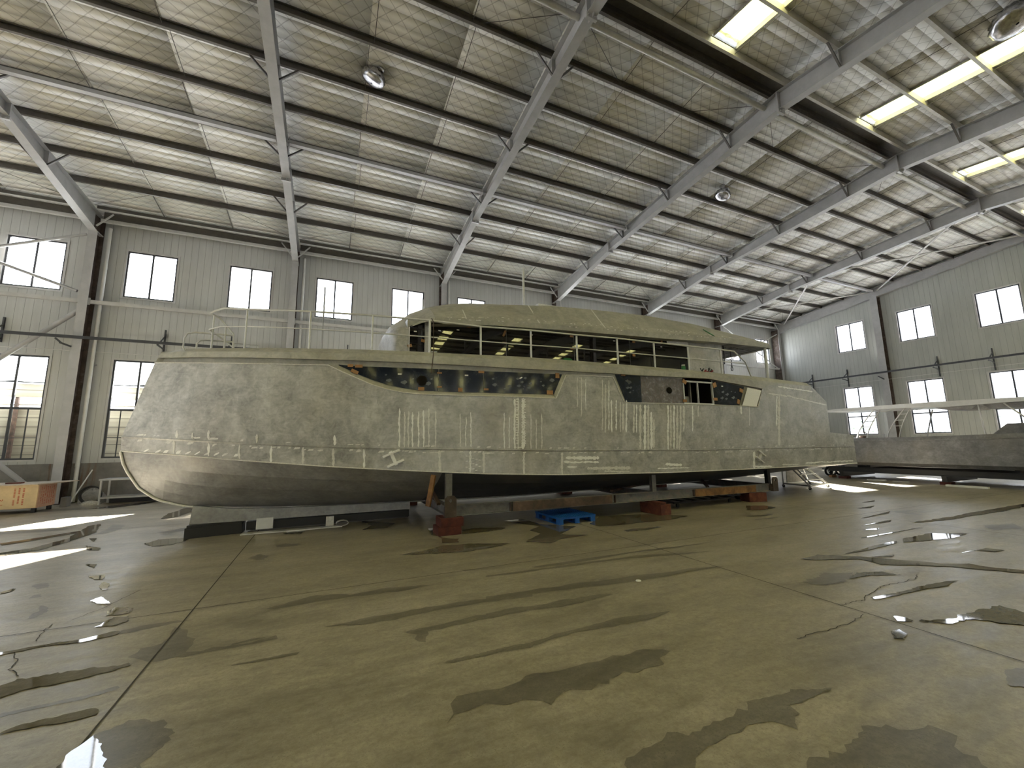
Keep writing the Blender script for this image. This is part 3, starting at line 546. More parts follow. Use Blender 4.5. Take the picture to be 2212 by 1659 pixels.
for y in (YV-12.04, YV-24.08, YV-36.12):
    for x in COLX[1::2]: struct(MB().box(x-.12, x+.12, y-.2, y+.2, 0, 9.0), 'steel_column', M['steel'])
def column(x, name, y0=17.28, s=1):
    f = (lambda y: y) if s > 0 else mir
    r = sempty(name, (x, f(17.5), 0))
    def B(x0, x1, ya, yb, z0, z1, nm, mt):
        a, b = sorted((f(ya), f(yb))); MB().box(x0, x1, a, b, z0, z1).build(nm, mt, r)
    B(x-.12, x+.12, 17.28, 17.296, 0.02, 8.9, 'flange', M['steel'])
    B(x-.12, x+.12, 17.70, 17.716, 0.02, 9.56, 'flange', M['primer'])
    B(x-.006, x+.006, 17.296, 17.70, 0.02, 9.5, 'web', M['primer'])
    B(x-.14, x+.14, 17.22, 17.74, 0, .02, 'base_plate', M['primer'])
    B(x-.11, x-.008, 17.30, 17.69, 8.88, 8.9, 'cap_plate', M['steel']); B(x+.008, x+.11, 17.30, 17.69, 8.88, 8.9, 'cap_plate', M['steel'])
    return r
for x in COLX[1:]:
    column(x, 'steel_column')
    if x < 17: column(x, 'steel_column', s=-1) if COLX.index(x) % 2 == 1 else None
# gable frame: corner columns, posts and the gable rafter
GB = lambda y: 10.42 - .128 * abs(y - RY)
m = MB(); ibeam_y(m, XG-.14, [YV, RY, 17.6], lambda y: ztop(y)+.02, GB, .22); struct(m, 'gable_rafter', M['steel'])
for y in (11.74, 5.75, mir(11.74)):
    r = sempty('gable_column', (XG-.2, y, 0))
    MB().box(XG-.40, XG-.385, y-.16, y+.16, 0.01, GB(y)).build('flange', M['steel'], r)
    MB().box(XG-.385, XG-.05, y-.006, y+.006, 0.01, GB(y)-.02).build('web', M['primer'], r)
    MB().box(XG-.05, XG-.035, y-.16, y+.16, 0.01, GB(y)-.02).build('flange', M['primer'], r)
r = sempty('gable_column', (XG-.2, 17.5, 0))
MB().box(XG-.30, XG-.285, 17.28, 17.72, 0.01, 9.2).build('flange', M['primer'], r); MB().box(XG-.285, XG-.04, 17.49, 17.51, 0.01, 9.2).build('web', M['primer'], r)
MB().box(XG-.30, XG-.06, 17.262, 17.278, 0.01, 9.2).build('flange', M['steel'], r)

# purlins (cee section, open side toward the middle of the hall)
def purlin(y, sg, name, z0=None, d=.19, w=.065, mt='purlin', x0=None, x1=None):
    z = ztop(y) + .004 if z0 is None else z0; x0 = XL if x0 is None else x0; x1 = XG-.03 if x1 is None else x1
    m = MB(); yb = y + sg*.03
    def B(ya, yb_, za, zb): a, b = sorted((ya, yb_)); m.box(x0, x1, a, b, za, zb)
    B(yb, yb - sg*.004, z, z+d); B(yb - sg*.004, yb - sg*w, z, z+.004); B(yb - sg*.004, yb - sg*w, z+d-.004, z+d)
    B(yb - sg*(w-.004), yb - sg*w, z+.004, z+.022); B(yb - sg*(w-.004), yb - sg*w, z+d-.022, z+d-.004)
    return struct(m, name, M[mt])
for y in PUR[1:]: purlin(y, 1, 'purlin')
for y in PURN[:-1]: purlin(y, -1, 'purlin', mt='strut')
# ridge strut, mid-slope struts and eaves beams, one per bay
BAYS = list(zip(COLX[1:] , COLX[2:] + [XG-.14]))
for a, b in BAYS:
    m = MB(); m.tube([(a+.02, 6.14, 10.62), (b-.02, 6.14, 10.62)], .062, 10); struct(m, 'ridge_strut', M['strut'])
    y = 11.78; z = ztop(y) - .22
    m = MB(); m.box(a+.16, b-.16, y-.06, y+.06, z+.05, z+.15); m.box(a+.008, a+.15, y-.05, y+.05, z+.06, z+.14); m.box(b-.15, b-.008, y-.05, y+.05, z+.06, z+.14)
    m.box(a+.15, a+.16, y-.09, y+.09, z-.01, z+.21); m.box(b-.16, b-.15, y-.09, y+.09, z-.01, z+.21); struct(m, 'roof_strut', M['steel'])
    m = MB(); m.box(a+.13, b-.13, 17.34, 17.44, 9.30, 9.40); struct(m, 'eaves_beam', M['steel_l'])
    m = MB(); m.box(a+.13, b-.13, 17.03, 17.06, 9.56, 9.70).box(a+.13, b-.13, 16.94, 17.06, 9.545, 9.56).box(a+.13, b-.13, 17.5, 17.52, 9.40, 9.72); struct(m, 'eaves_purlin', M['purlin'])
    m = MB(); m.box(a+.13, b-.13, 16.93, 17.03, 9.535, 9.545); struct(m, 'eaves_flange', M['steel_l'])
    for xx, s in ((a, 1), (b, -1)):
        m = MB(); m.bar((xx+s*.1, 17.2, 9.05), (xx+s*.5, 17.2, 9.54), .04, .04); struct(m, 'knee_brace', M['steel_l'])
    m = MB(); m.box(a+.02, b-.02, 17.40, 17.50, 6.42, 6.54); m.box(a+.02, a+.14, 17.37, 17.40, 6.36, 6.60); struct(m, 'wall_girt', M['steel_l'])
# sag rods between the purlins, thirds of each bay
for a, b in BAYS:
    for q in (1/3, 2/3):
        x = a + (b-a)*q; ys = [16.98] + PUR[1:]; 
        m = MB()
        for i, (p, r_) in enumerate(zip(ys, ys[1:])):
            dx = .05 if i % 2 else -.05
            m.tube([(x+dx, p-.03, ztop(p)+.06 if i else 9.62), (x+dx, r_+.03, ztop(r_)+.06)], .008 if i else .016, 5)
        struct(m, 'tie_rod', M['rod'])
        ys = PURN; m = MB()
        for i, (p, r_) in enumerate(zip(ys, ys[1:])):
            dx = .05 if i % 2 else -.05; m.tube([(x+dx, p-.03, ztop(p)+.05), (x+dx, r_+.03, ztop(r_)+.05)], .008, 5)
        struct(m, 'tie_rod', M['rod'])
        m = MB(); xe = a if q < .5 else b                             # diagonal rods at the eaves and at the ridge
        m.tube([(xe + (.12 if q < .5 else -.12), 16.9, 9.66), (x, PUR[1]+.03, ztop(PUR[1])+.06)], .007, 5)
        m.tube([(xe + (.12 if q < .5 else -.12), 6.1, 10.66), (x, PUR[8]+.03, ztop(PUR[8])+.06)], .007, 5)
        struct(m, 'tie_rod', M['rod'])
# pipe bracing: last roof bay and the wall bay at the left
a, b = COLX[-1], XG-.14
for (x0, y0), (x1, y1) in [((a, 16.9), (b, 11.8)), ((b, 16.9), (a, 11.8)), ((a, 11.6), (b, 5.9)), ((b, 11.6), (a, 5.9))]:
    m = MB(); m.tube([(x0, y0, ztop(y0)-.12), (x1, y1, ztop(y1)-.12)], .04, 8); struct(m, 'roof_brace', M['steel_l'])
a, b = COLX[2], COLX[3]
for p, q, r_ in [((b-.2, 17.42, 8.8), (a+.2, 17.42, 6.45), .045), ((b-.2, 17.36, 6.78), (a+.2, 17.36, 8.75), .045), ((b-.12, 17.42, 6.15), (a+.2, 17.42, .1), .075), ((b-.15, 17.34, .1), (a+.2, 17.34, 5.6), .075)]:
    m = MB(); m.tube([p, q], r_, 8); struct(m, 'wall_brace', M['steel'])
a, b = COLX[-1], XG-.3
for p, q in [((a+.2, 17.42, 9.0), (b, 17.42, 6.45)), ((a+.2, 17.36, 6.6), (b, 17.36, 8.9))]:
    m = MB(); m.tube([p, q], .035, 8); struct(m, 'wall_brace', M['steel_l'])

# ------------------------------------------------------------------ fittings of the hall
ORD = ['first', 'second', 'third', 'fourth', 'fifth', 'sixth', 'seventh']
for i, x in enumerate(COLX[2:]):
    w = {1: 'left edge column and the crate', 2: 'column above the yacht bow rail', 3: 'column just right of the wheelhouse nose'}.get(i)
    lab = 'white plastic downpipe on the long wall beside the ' + w if w else {0: 'white plastic downpipe at the hidden column beyond the left edge', 4: 'white plastic downpipe behind the middle of the cabin roof', 5: 'white plastic downpipe behind the rear half of the cabin roof', 6: 'white plastic downpipe behind the cockpit roof'}[i]
    o = empty('downpipe', (x+.31, 17.6, 0), lab, 'pipe', 'rainwater downpipes on the long wall')
    MB().tube([(x+.31, 17.6, .02), (x+.31, 17.6, 9.2)], .052, 12).build('pipe', M['pvc'], o)
    for z in (1.1, 3.3, 5.5, 7.7): MB().tube([(x+.31, 17.6, z), (x+.31, 17.6, z+.11)], .058, 12).build('coupling', M['pvc'], o)
    MB().box(x+.24, x+.38, 17.655, 17.76, 4.4, 4.44).build('bracket', M['steel'], o)

def busbar(name, label, pts, brk, ax):
    o = empty(name, pts[0], label, 'busbar', 'wall busbars')
    m = MB(); m.bar(pts[0], pts[1], .06, .09); m.build('rail', M['rail'], o)
    for c in brk:
        m = MB()
        if ax == 'x':
            m.box(c-.02, c+.02, 17.70, 17.745, 5.0, 5.8); m.bar((c, 17.70, 5.10), (c, 17.14, 5.13), .04, .04); m.bar((c, 17.70, 5.55), (c, 17.20, 5.14), .03, .03)
        else:
            m.box(XG-.085, XG-.04, c-.02, c+.02, 4.76, 5.8); m.bar((XG-.085, c, 5.12), (XG-.62, c, 5.15), .04, .04); m.bar((XG-.085, c, 5.55), (XG-.55, c, 5.16), .03, .03)
        m.build('bracket', M['rail'], o)
    return o
busbar('busbar', 'dark power busbar on brackets along the long wall behind the yacht bow', (XL+2, 17.15, 5.2), [v for k in range(-2, 6) for v in (XA+L*k+2.08, XA+L*k+4.05)], 'x') if False else None
o = busbar('busbar', 'dark power busbar on brackets along the long wall behind the yacht bow', (0, 0, 0), [], 'x') if False else None
bb_ = empty('busbar', (-20, 17.15, 5.2), 'dark power busbar on brackets along the long wall behind the yacht bow', 'busbar')
MB().bar((-20, 17.15, 5.2), (27.6, 17.15, 5.2), .06, .09).build('rail', M['rail'], bb_)
for c in [v for k in range(-2, 6) for v in (XA+L*k+2.08, XA+L*k+4.05)]:
    m = MB(); m.box(c-.02, c+.02, 17.72, 17.785, 5.0, 5.8); m.bar((c, 17.73, 5.10), (c, 17.14, 5.13), .04, .04); m.bar((c, 17.73, 5.55), (c, 17.20, 5.14), .03, .03); m.build('bracket', M['rail'], bb_)
for x in COLX[2:]:
    m = MB(); m.bar((x-.35, 17.17, 5.0), (x-.1, 17.27, 4.9), .05, .05); m.bar((x-.45, 17.15, 5.13), (x-.3, 17.18, 4.98), .05, .05); m.build('clamp', M['rail'], bb_)
bg = empty('busbar', (XG-.6, 4, 5.28), 'dark power busbar on brackets along the gable wall at the right', 'busbar')
MB().bar((XG-.6, 17.0, 5.28), (XG-.6, -4, 5.28), .06, .09).build('rail', M['rail'], bg)
for c in (15.58, 13.64, 9.64, 7.74, 3.7, 1.7):
    m = MB(); m.box(XG-.06, XG-.003, c-.02, c+.02, 4.76, 5.8); m.bar((XG-.06, c, 5.12), (XG-.62, c, 5.19), .04, .04); m.bar((XG-.06, c, 5.58), (XG-.58, c, 5.24), .03, .03); m.build('bracket', M['rail'], bg)
m = MB(); m.bar((XG-.56, 11.95, 5.1), (XG-.42, 11.75, 4.9), .05, .05); m.build('clamp', M['rail'], bg)

struct(MB().tube([(-20, 17.74, 4.86), (27, 17.74, 4.86)], .012, 6), 'wall_conduit', M['pvc'])
struct(MB().tube([(XG-.045, 16.9, 4.93), (XG-.045, -4, 4.93)], .010, 6), 'wall_conduit', M['pvc'])
# crumpled foil hoods hanging under the roof
def foil_hood(c, tilt, lab, r=.27):
    top = zroof(c[1])
    o = empty('foil_hood', (c[0], c[1], top), lab, 'vent hood', 'foil wrapped hoods under the roof')
    rng = random.Random(int(c[0]*10))
    jit = [[rng.uniform(-.05, .05) for _ in range(32)] for _ in range(14)]
    prof = [(.05, .19), (.11, .185), (.17, .15), (.225, .09), (.262, .02), (.27, -.03), (.255, -.08), (.21, -.12), (.13, -.145), (.02, -.15)]
    def fl_(i, k): return (1 + (.09 * (1 if k % 2 else -1) if i < 5 else .015) + jit[i][k] * (1 if i > 4 else .5))
    m = MB(); m.lathe([(a*r/.27, z*r/.27) for a, z in prof], (c[0], c[1], c[2]), 32, tilt, fl_); m.build('hood', M['foil'], o)
    m = MB(); n_ = Vector(tilt).normalized(); q = Vector(c) + n_ * .15
    m.lathe([(.07, 0), (.095, .03), (.07, .07), (.02, .06)], q + Vector((.10, -.03, .02)), 14, tilt); m.build('rolled_collar', M['foil'], o)
    MB().tube([Vector(c) + n_ * .12, (c[0], c[1], top+.02)], .09, 14).build('neck', M['foil'], o)
    return o
foil_hood((.57, 9.12, 10.40), (.25, -.30, .85), 'crumpled silver foil hood under the roof above the yacht bow')
foil_hood((12.3, 8.95, 10.26), (.35, -.15, .9), 'crumpled silver foil hood under the roof above the rear half of the yacht', .25)
foil_hood((12.62, 2.32, 10.28), (.2, .35, .9), 'crumpled silver foil hood hanging beside the long roof light near the ridge', .34)

# ------------------------------------------------------------------ the yacht
YC, HB = 9.8, 2.25
PZ = list(zip([-1,.50,.56,.70,.93,1.23,1.5,1.86,3.29,3.46,9], [-.88,-1.68,-2.42,-2.85,-3.14,-3.33,-3.46,-3.48,-3.12,-3.05,-3.05]))
def gq(t): t = min(1, max(0, t)); return 1 - (1 - t) ** 2.2
def S(xh, z, off=0.):
    fd = (1 - min(1, max(0, (xh+3.48)/4.5))) ** 1.5
    b = max(0., HB*gq((xh+3.48)/9) - off)
    return Vector((xh + (lerp(z, PZ) + 3.48) * fd, YC - b, z))
yacht = empty('motor_yacht', (5.5, 9.8, 0), 'large unpainted aluminium motor yacht on a steel cradle', 'yacht')
KEEL = [(-3.46,1.6),(-3.42,1.42),(-3.33,1.23),(-3.14,.93),(-2.85,.70),(-2.42,.56),(-1.68,.48),(-.88,.43),(.3,.39)]
cum = [0]
for p, q in zip(KEEL, KEEL[1:]): cum.append(cum[-1] + math.hypot(q[0]-p[0], q[1]-p[1]))
def keel(xh):
    if xh < .3:
        s_ = cum[-1] * ((xh+3.48)/3.78) ** .85
        x = lerp(s_, [(c, k[0]) for c, k in zip(cum, KEEL)]); z = lerp(s_, [(c, k[1]) for c, k in zip(cum, KEEL)])
    else:
        x = xh; z = lerp(xh, [(.3,.39),(4.3,.33),(8.2,.36),(11,.38),(12.1,.42),(15.5,.70)])
    return Vector((x, YC, z))
kn = lambda x: lerp(x, TR['kn']); ch = lambda x: lerp(x, TR['ch'])
XS0 = 13.563
def U(x): return lerp(x, TR['stern'])
top_ = lambda x: lerp(x, TR['top']) if x < 11.259 else bbz(x)
def bbz(x): return lerp(x, TR['bb']) if x < 11.26 else ((lambda t: 3.12 + (3.30-3.12)*min(1, t/.5))(x-11.26) if x < XS0 else U(x))
def btz(x): return lerp(x, TR['bt']) if x < XS0 else U(x)
def ctz(x): return lerp(x, TR['ct']) if x < 13.52 else (3.417 + (3.244-3.417)*min(1,(x-13.52)/.13) if x < 13.65 else U(x))
def cto(x): return .14 if x < 13.5 else max(0., .14*(1-(x-13.5)/.14))
def inz(x):
    if .072 <= x <= 4.70: return min(lerp(x, TR['g1b']), bbz(x)) if x < 4.642 else max(lerp(x, [(4.642,3.149),(4.719,3.155)]), 3.149)
    return top_(x) + (.012 if x < 11.2 else 0)
OPN = (8.25, 9.27)
def roff(x): return .06 if x < 11.26 else .001
xs = set()
for k in ('top', 'bb', 'stern', 'g1b', 'bt'): xs |= {p[0] for p in TR[k]}
x_ = -3.48
while x_ < 15.49: xs.add(round(x_, 3)); x_ += .12 if x_ < -2 else (.22 if x_ < 6 else .4)
xs |= {OPN[0], OPN[1], 15.496, 2.6, 13.52, 13.56, 13.66}
xs -= {14.26, 14.252}; xs = sorted(v for v in xs if v <= 15.496)
cols = []
for x in xs:
    if x > 14.255 and x < 14.27: cols.append((x, 0)); cols.append((x, 1))
    else: cols.append((x, 0))
def Ux(x, f):
    if x < 14.255: return None
    return 2.829 if (f == 0 and x < 14.27) else lerp(x, [(14.26, 1.872), (15.496, 1.782)])
hull, side2, bott = MB(), MB(), MB()
rowsA, rowsB, rowsC = [], [], []          # bottom, side, topsides above the hull plate
for x, f in cols:
    u = Ux(x, f); T_ = top_(x) if u is None else u
    kz, cz = kn(x), ch(x); K = keel(x); C_ = S(x, cz, .02); 
    bt_r = []
    for t in (0, .25, .5, .75, 1):
        p = K.lerp(C_, t); p.z -= .05 * math.sin(PI*t) * (1 if x > -2 else max(0, (x+3.48)/1.5)); p.y -= .10*math.sin(PI*t) * min(1, max(0, (x+3.48)/2)) ; bt_r.append(p)
    rowsA.append(bt_r)
    lst = [S(x, cz, .02), S(x, cz), S(x, cz+.02), S(x, (cz+kz)/2+.01), S(x, kz-.025), S(x, kz-.005, -.014), S(x, kz+.008, -.014), S(x, kz+.012)]
    for t in (.2, .4, .6, .8, 1.): lst.append(S(x, kz + .012 + (T_-kz-.012)*t))
    rowsB.append(lst)
    o1 = roff(x)
    if u is None: cc = [S(x, T_), S(x, min(inz(x), bbz(x)), o1), S(x, bbz(x), o1), S(x, bbz(x), -.02 if x < 11.2 else 0), S(x, max(btz(x), bbz(x)), -.02 if x < 11.2 else 0), S(x, max(ctz(x), btz(x)), cto(x))]
    else: cc = [S(x, u)] * 6
    rowsC.append(cc)
for mb, rows in ((bott, rowsA), (hull, rowsB), (side2, rowsC)):
    for ra, rb in zip(rows, rows[1:]):
        for s in (0, 1):
            A = [Vector((p.x, p.y if s == 0 else 2*YC - p.y, p.z)) for p in ra]; B_ = [Vector((p.x, p.y if s == 0 else 2*YC - p.y, p.z)) for p in rb]
            if mb is side2 and s == 0 and OPN[0]-.001 <= ra[0].x and rb[0].x <= OPN[1]+.001:
                # opening of the sliding window: leave the recess open between sill and header
                for j in (0, 2, 3, 4): mb.quad(A[j], B_[j], B_[j+1], A[j+1])
                continue
            for j in range(len(A)-1):
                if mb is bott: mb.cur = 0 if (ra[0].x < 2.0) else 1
                q = (A[j], B_[j], B_[j+1], A[j+1])
                mb.quad(*(q if s == 0 else q[::-1]), smooth=(mb is not side2))
# transom, stern end and deck close the shell
for s in range(1):
    e = rowsB[-1]; ea = rowsA[-1]
    hull.poly([p for p in ea] + e + [Vector((p.x, 2*YC-p.y, p.z)) for p in e[::-1]] + [Vector((p.x, 2*YC-p.y, p.z)) for p in ea[::-1]][:-1])
dk = MB()
for (xa, fa), (xb, fb), ra, rb in zip(cols, cols[1:], rowsC, rowsC[1:]):
    a, b = ra[5] - Vector((0,0,.015)), rb[5] - Vector((0,0,.015))
    dk.quad(a, b, (b.x, 2*YC-b.y, b.z), (a.x, 2*YC-a.y, a.z))
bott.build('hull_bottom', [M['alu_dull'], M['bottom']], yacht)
side2.build('bulwark', M['alu_warm'], yacht)
dk.build('deck', M['alu_dull'], yacht)
# room behind the sliding window
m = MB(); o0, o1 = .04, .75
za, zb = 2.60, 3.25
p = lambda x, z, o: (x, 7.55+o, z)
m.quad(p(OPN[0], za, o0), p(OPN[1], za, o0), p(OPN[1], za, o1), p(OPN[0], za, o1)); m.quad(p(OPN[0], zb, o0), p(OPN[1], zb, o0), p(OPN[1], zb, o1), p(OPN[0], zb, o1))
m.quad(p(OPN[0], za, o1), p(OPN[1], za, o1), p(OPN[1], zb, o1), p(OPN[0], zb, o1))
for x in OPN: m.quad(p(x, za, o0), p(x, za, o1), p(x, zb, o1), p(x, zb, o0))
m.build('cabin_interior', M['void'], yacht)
MB().box(8.3, 8.75, 7.9, 7.95, 2.61, 2.84).box(8.76, 8.80, 7.86, 7.92, 2.61, 3.22).build('interior_lining', M['alu_dull'], yacht)
wf = MB()
for x0, x1, z0, z1 in ((8.225, 8.265, 2.60, 3.21), (9.265, 9.305, 2.60, 3.21), (8.265, 9.265, 2.60, 2.635), (8.265, 9.265, 3.17, 3.21), (8.735, 8.765, 2.635, 3.17)): wf.box(x0, x1, 7.585, 7.625, z0, z1)
sw = wf.build('sliding_window', M['alu_pipe'], yacht)
# tinted and filmed glazing let into the hull
def strip(bot, topf, x0, x1, off, n=24):
    xs_ = sorted(set([x0, x1] + [x0+(x1-x0)*i/n for i in range(n+1)] + [p_[0] for p_ in bot if x0 < p_[0] < x1]))
    mb = MB(); rows = [[S(x, lerp(x, bot), off) for x in xs_], [S(x, topf(x), off) for x in xs_]]
    mb.grid(rows, False); return mb
gtop = lambda x: lerp(x, TR['g1t'])
def ell(cx, cz, rx, rz, off, n=22, jag=0.):
    rng = random.Random(5)
    return [S(cx + rx*math.cos(2*PI*i/n)*(1+rng.uniform(-jag, jag)), cz + rz*math.sin(2*PI*i/n)*(1+rng.uniform(-jag, jag)), off) for i in range(n)]
g1 = [strip(TR['g1b'], gtop, .075, 1.945, .045).build('hull_window', M['film'], yacht), strip(TR['g1b'], gtop, 1.955, 2.845, .045).build('hull_window', M['film'], yacht), strip(TR['g1b'], gtop, 2.855, 4.64, .045).build('hull_window', M['film'], yacht)]
MB().poly(ell(1.627, 2.912, .096, .102, .038, 22, .12)).build('cut_hole', M['void'], g1[0])
hb2 = lambda x: lerp(x, [(6.081,3.24),(6.378,2.586),(10.303,2.613),(10.558,3.15)]); ht2 = lambda x: lerp(x, [(6.05,3.235),(9.3,3.255),(10.56,3.15)])
def panel2(x0, x1, nm, mt, off=.045):
    xs_ = sorted(set([x0, x1, 6.378, 10.303])); xs_ = [v for v in xs_ if x0 <= v <= x1]
    mb = MB(); mb.grid([[S(x, hb2(x), off) for x in xs_], [S(x, ht2(x), off) for x in xs_]], False); return mb.build(nm, mt, yacht)
q1 = panel2(6.085, 6.85, 'hull_window', M['film']); q2 = panel2(6.855, 8.22, 'cover_plate', M['plate']); q3 = panel2(9.31, 10.555, 'hull_window', M['film'])
MB().poly(ell(7.749, 2.925, .093, .082, .038)).build('cut_hole', M['void'], q2)
m = MB(); m.poly([S(10.62, 3.12, -.004), S(10.34, 2.615, -.004), S(10.93, 2.60, -.004), S(11.2, 3.06, -.004)]); m.build('patch_plate', M['alu_bright'], yacht)
# white labels and scuffs stuck on the film
for x, z, a in ((1.21, 3.03, 0), (2.50, 3.04, 0), (3.66, 3.03, .5), (9.67, 3.12, 0)):
    c, s_ = math.cos(a), math.sin(a); lb = MB(); lb.poly([S(x + dx*c - dz*s_, z + dx*s_ + dz*c, .04) for dx, dz in ((-.035,-.014),(.035,-.014),(.035,.014),(-.035,.014))]); lb.build('paper_label', M['white'], g1[0] if x < 1.95 else (g1[1] if x < 2.85 else (g1[2] if x < 5 else q3)))
rng = random.Random(11)
def sponge(n, x0, x1, z0, z1, nm, mt, par, jag):
    mb = MB()
    for _ in range(n):
        r = rng.uniform(.015, .055); mb.poly(ell(rng.uniform(x0, x1), rng.uniform(z0, z1), r, r*.7, .041, 9, jag))
    me = par.data; me.materials.append(mt); import bmesh; bm = bmesh.new(); bm.from_mesh(me); off = wloc(par)
    for f_ in mb.f:
        q = bm.faces.new([bm.verts.new(Vector(mb.v[i]) - off) for i in f_]); q.material_index = len(me.materials) - 1
    bm.to_mesh(me); bm.free()
dust = plain('dust_mark', (.13,.145,.17), .5)
sponge(16, 2.95, 4.4, 2.78, 3.05, 'dust_mark', dust, g1[2], .25); sponge(9, .9, 1.9, 2.85, 3.05, 'dust_mark', dust, g1[0], .3)
sponge(9, 6.4, 6.75, 2.8, 3.1, 'dust_mark', dust, q1, .5); sponge(8, 9.5, 10.2, 2.75, 3.0, 'dust_mark', dust, q3, .6)
# cardboard spacers wedged round the glass
def pad(x, z, w, h, a, par, off=.04, flatY=None):
    a = math.radians(-a); mb = MB(); c, s_ = math.cos(a), math.sin(a)
    cs = [(x + dx*c - dz*s_, z + dx*s_ + dz*c) for dx, dz in ((-w/2,-h/2),(w/2,-h/2),(w/2,h/2),(-w/2,h/2))]
    f = [S(px, pz, off) if flatY is None else Vector((px, flatY, pz)) for px, pz in cs]; b = [v + Vector((0, -.014, 0)) for v in f]
    mb.add(f + b, [(3,2,1,0),(4,5,6,7),(0,1,5,4),(1,2,6,5),(2,3,7,6),(3,0,4,7)]); return mb.build('cardboard_spacer', M['card'], par)
for q in [(0.296,3.181,.102,.054,0),(0.45,3.172,.14,.054,0),(0.38,3.064,.144,.064,25),(1.617,2.745,.114,.064,0),(1.962,3.07,.09,.028,0),(1.965,2.789,.09,.028,0)]: pad(*q, g1[0])
for q in [(2.375,2.742,.084,.076,0),(2.8,3.12,.118,.048,0)]: pad(*q, g1[1])
for q in [(2.9,2.763,.096,.038,0),(4.326,2.739,.146,.09,0),(4.52,3.12,.092,.114,0)]: pad(*q, g1[2])
pad(6.317,3.232,.126,.034,0,q1)
for q in [(8.26,3.168,.13,.098,30),(8.227,2.676,.128,.072,0),(9.346,3.135,.124,.126,-20),(9.335,2.754,.14,.076,0)]: pad(*q, sw, .02)
for q in [(10.40,3.03,.134,.104,20),(10.25,2.714,.094,.128,20)]: pad(*q, q3)
# ground welds: ragged bright strokes just proud of the plate
mk = MB(); rng = random.Random(21)
for x0, z0, x1, z1, w in TR['mk']:
    n_ = max(2, int(math.hypot(x1-x0, z1-z0)/.035)); dx, dz = x1-x0, z1-z0; l_ = math.hypot(dx, dz); px, pz = -dz/l_, dx/l_
    mk.cur = 0 if rng.random() < .45 else 1
    rows = []; off = 0
    for i in range(n_+1):
        t = i/n_; off = off*.7 + rng.uniform(-.006, .006); hw = w/2 * 1.25 * rng.uniform(.45, 1.15) * (1 if 0 < i < n_ else .35)
        rows.append([S(x0+dx*t+px*(off-hw), z0+dz*t+pz*(off-hw), -.003), S(x0+dx*t+px*(off+hw), z0+dz*t+pz*(off+hw), -.003)])
    mk.grid(rows, False)
mk.cur = 1
for k in range(150):                                                     # stitch marks along the knuckle and the bulwark
    x = rng.uniform(-3.2, 15); z = kn(x) + rng.choice([-.07, .05, -.05]) ; w = rng.uniform(.02, .06); h = rng.uniform(.008, .022)
    mk.poly([S(x-w, z-h, -.003), S(x+w*.8, z-h*.6, -.003), S(x+w, z+h, -.003), S(x-w*.5, z+h*.8, -.003)])
for vs_, f_, mi_ in [(mk.v, mk.f, mk.mi)]:
    b_ = len(hull.v); hull.v += vs_; hull.f += [tuple(b_+i for i in q) for q in f_]; hull.mi += [1+i for i in mi_]; hull.sm += [False]*len(f_)
hb = hull.build('hull', [M['alu'], M['alu_bright'], M['alu_mark']], yacht)
# bright edge beads along chine, knuckle and keel
m = MB()
xl = [x for x, f in cols]
m.tube([S(x, ch(x)+.004, -.004) for x in xl], .012, 5); m.build('chine_bar', M['alu_mark'], yacht)
m = MB(); m.tube([keel(x) + Vector((0, -.02, -.0)) for x in xl if x < 12.6], .022, 6); m.build('keel_bar', M['alu_mark'], yacht)
m = MB(); m.tube([S(x, max(top_(x), 0)-.008, -.006) for x in xl if x < 11.2], .011, 5); m.build('plate_edge', M['alu_mark'], yacht)
m = MB()
for k in range(9): m.box(-1.9+.02, -1.9, 0, 0, 0, 0) if False else None
m.poly([S(-2.98, 1.44, 0) + Vector((.03, .10, -.03)), S(-2.35, 1.36, 0) + Vector((.03, .10, -.03)), S(-2.35, 1.32, 0) + Vector((.03, .13, -.03)), S(-2.98, 1.40, 0) + Vector((.03, .13, -.03))])
# lifting lugs on the side belt
def lug(x, z, rot, s=1.):
    c, sn = math.cos(rot), math.sin(rot)
    def W_(a, b, o): return S(x + (a*c - b*sn)*s, z + (a*sn + b*c)*s, o)
    m = MB()
    def seg(a0, b0, a1, b1, w, h):
        d = Vector((a1-a0, b1-b0)).normalized(); n_ = Vector((-d.y, d.x))*w/2
        f = [W_(a0-n_.x, b0-n_.y, -.004), W_(a1-n_.x, b1-n_.y, -.004), W_(a1+n_.x, b1+n_.y, -.004), W_(a0+n_.x, b0+n_.y, -.004)]
        b = [v + Vector((0, -h, 0)) for v in f]; m.add(f + b, [(3,2,1,0),(4,5,6,7),(0,1,5,4),(1,2,6,5),(2,3,7,6),(3,0,4,7)])
    seg(-.16, .10, .16, .10, .035, .07); seg(-.16, -.10, .16, -.10, .035, .07); seg(0, -.14, 0, .14, .06, .05)
    return m
lug(1.128, 1.409, .42).build('lifting_lug', M['alu_bright'], yacht)
lug(10.83, 1.217, -.55).build('lifting_lug', M['alu_mark'], yacht)
# stub keel
m = MB(); kz_ = [(-2.27, .57), (-1.68, .48), (-.88, .43), (.3, .40), (1.76, .37)]
sk_ = [(x, z) for x, z in kz_]
pr = [(-2.30, .235)] + sk_ + [(1.76, .215)]
m.prism([(x, 9.65, z) for x, z in pr], (0, .3, 0)); m.build('stub_keel', M['alu_dull'], yacht)

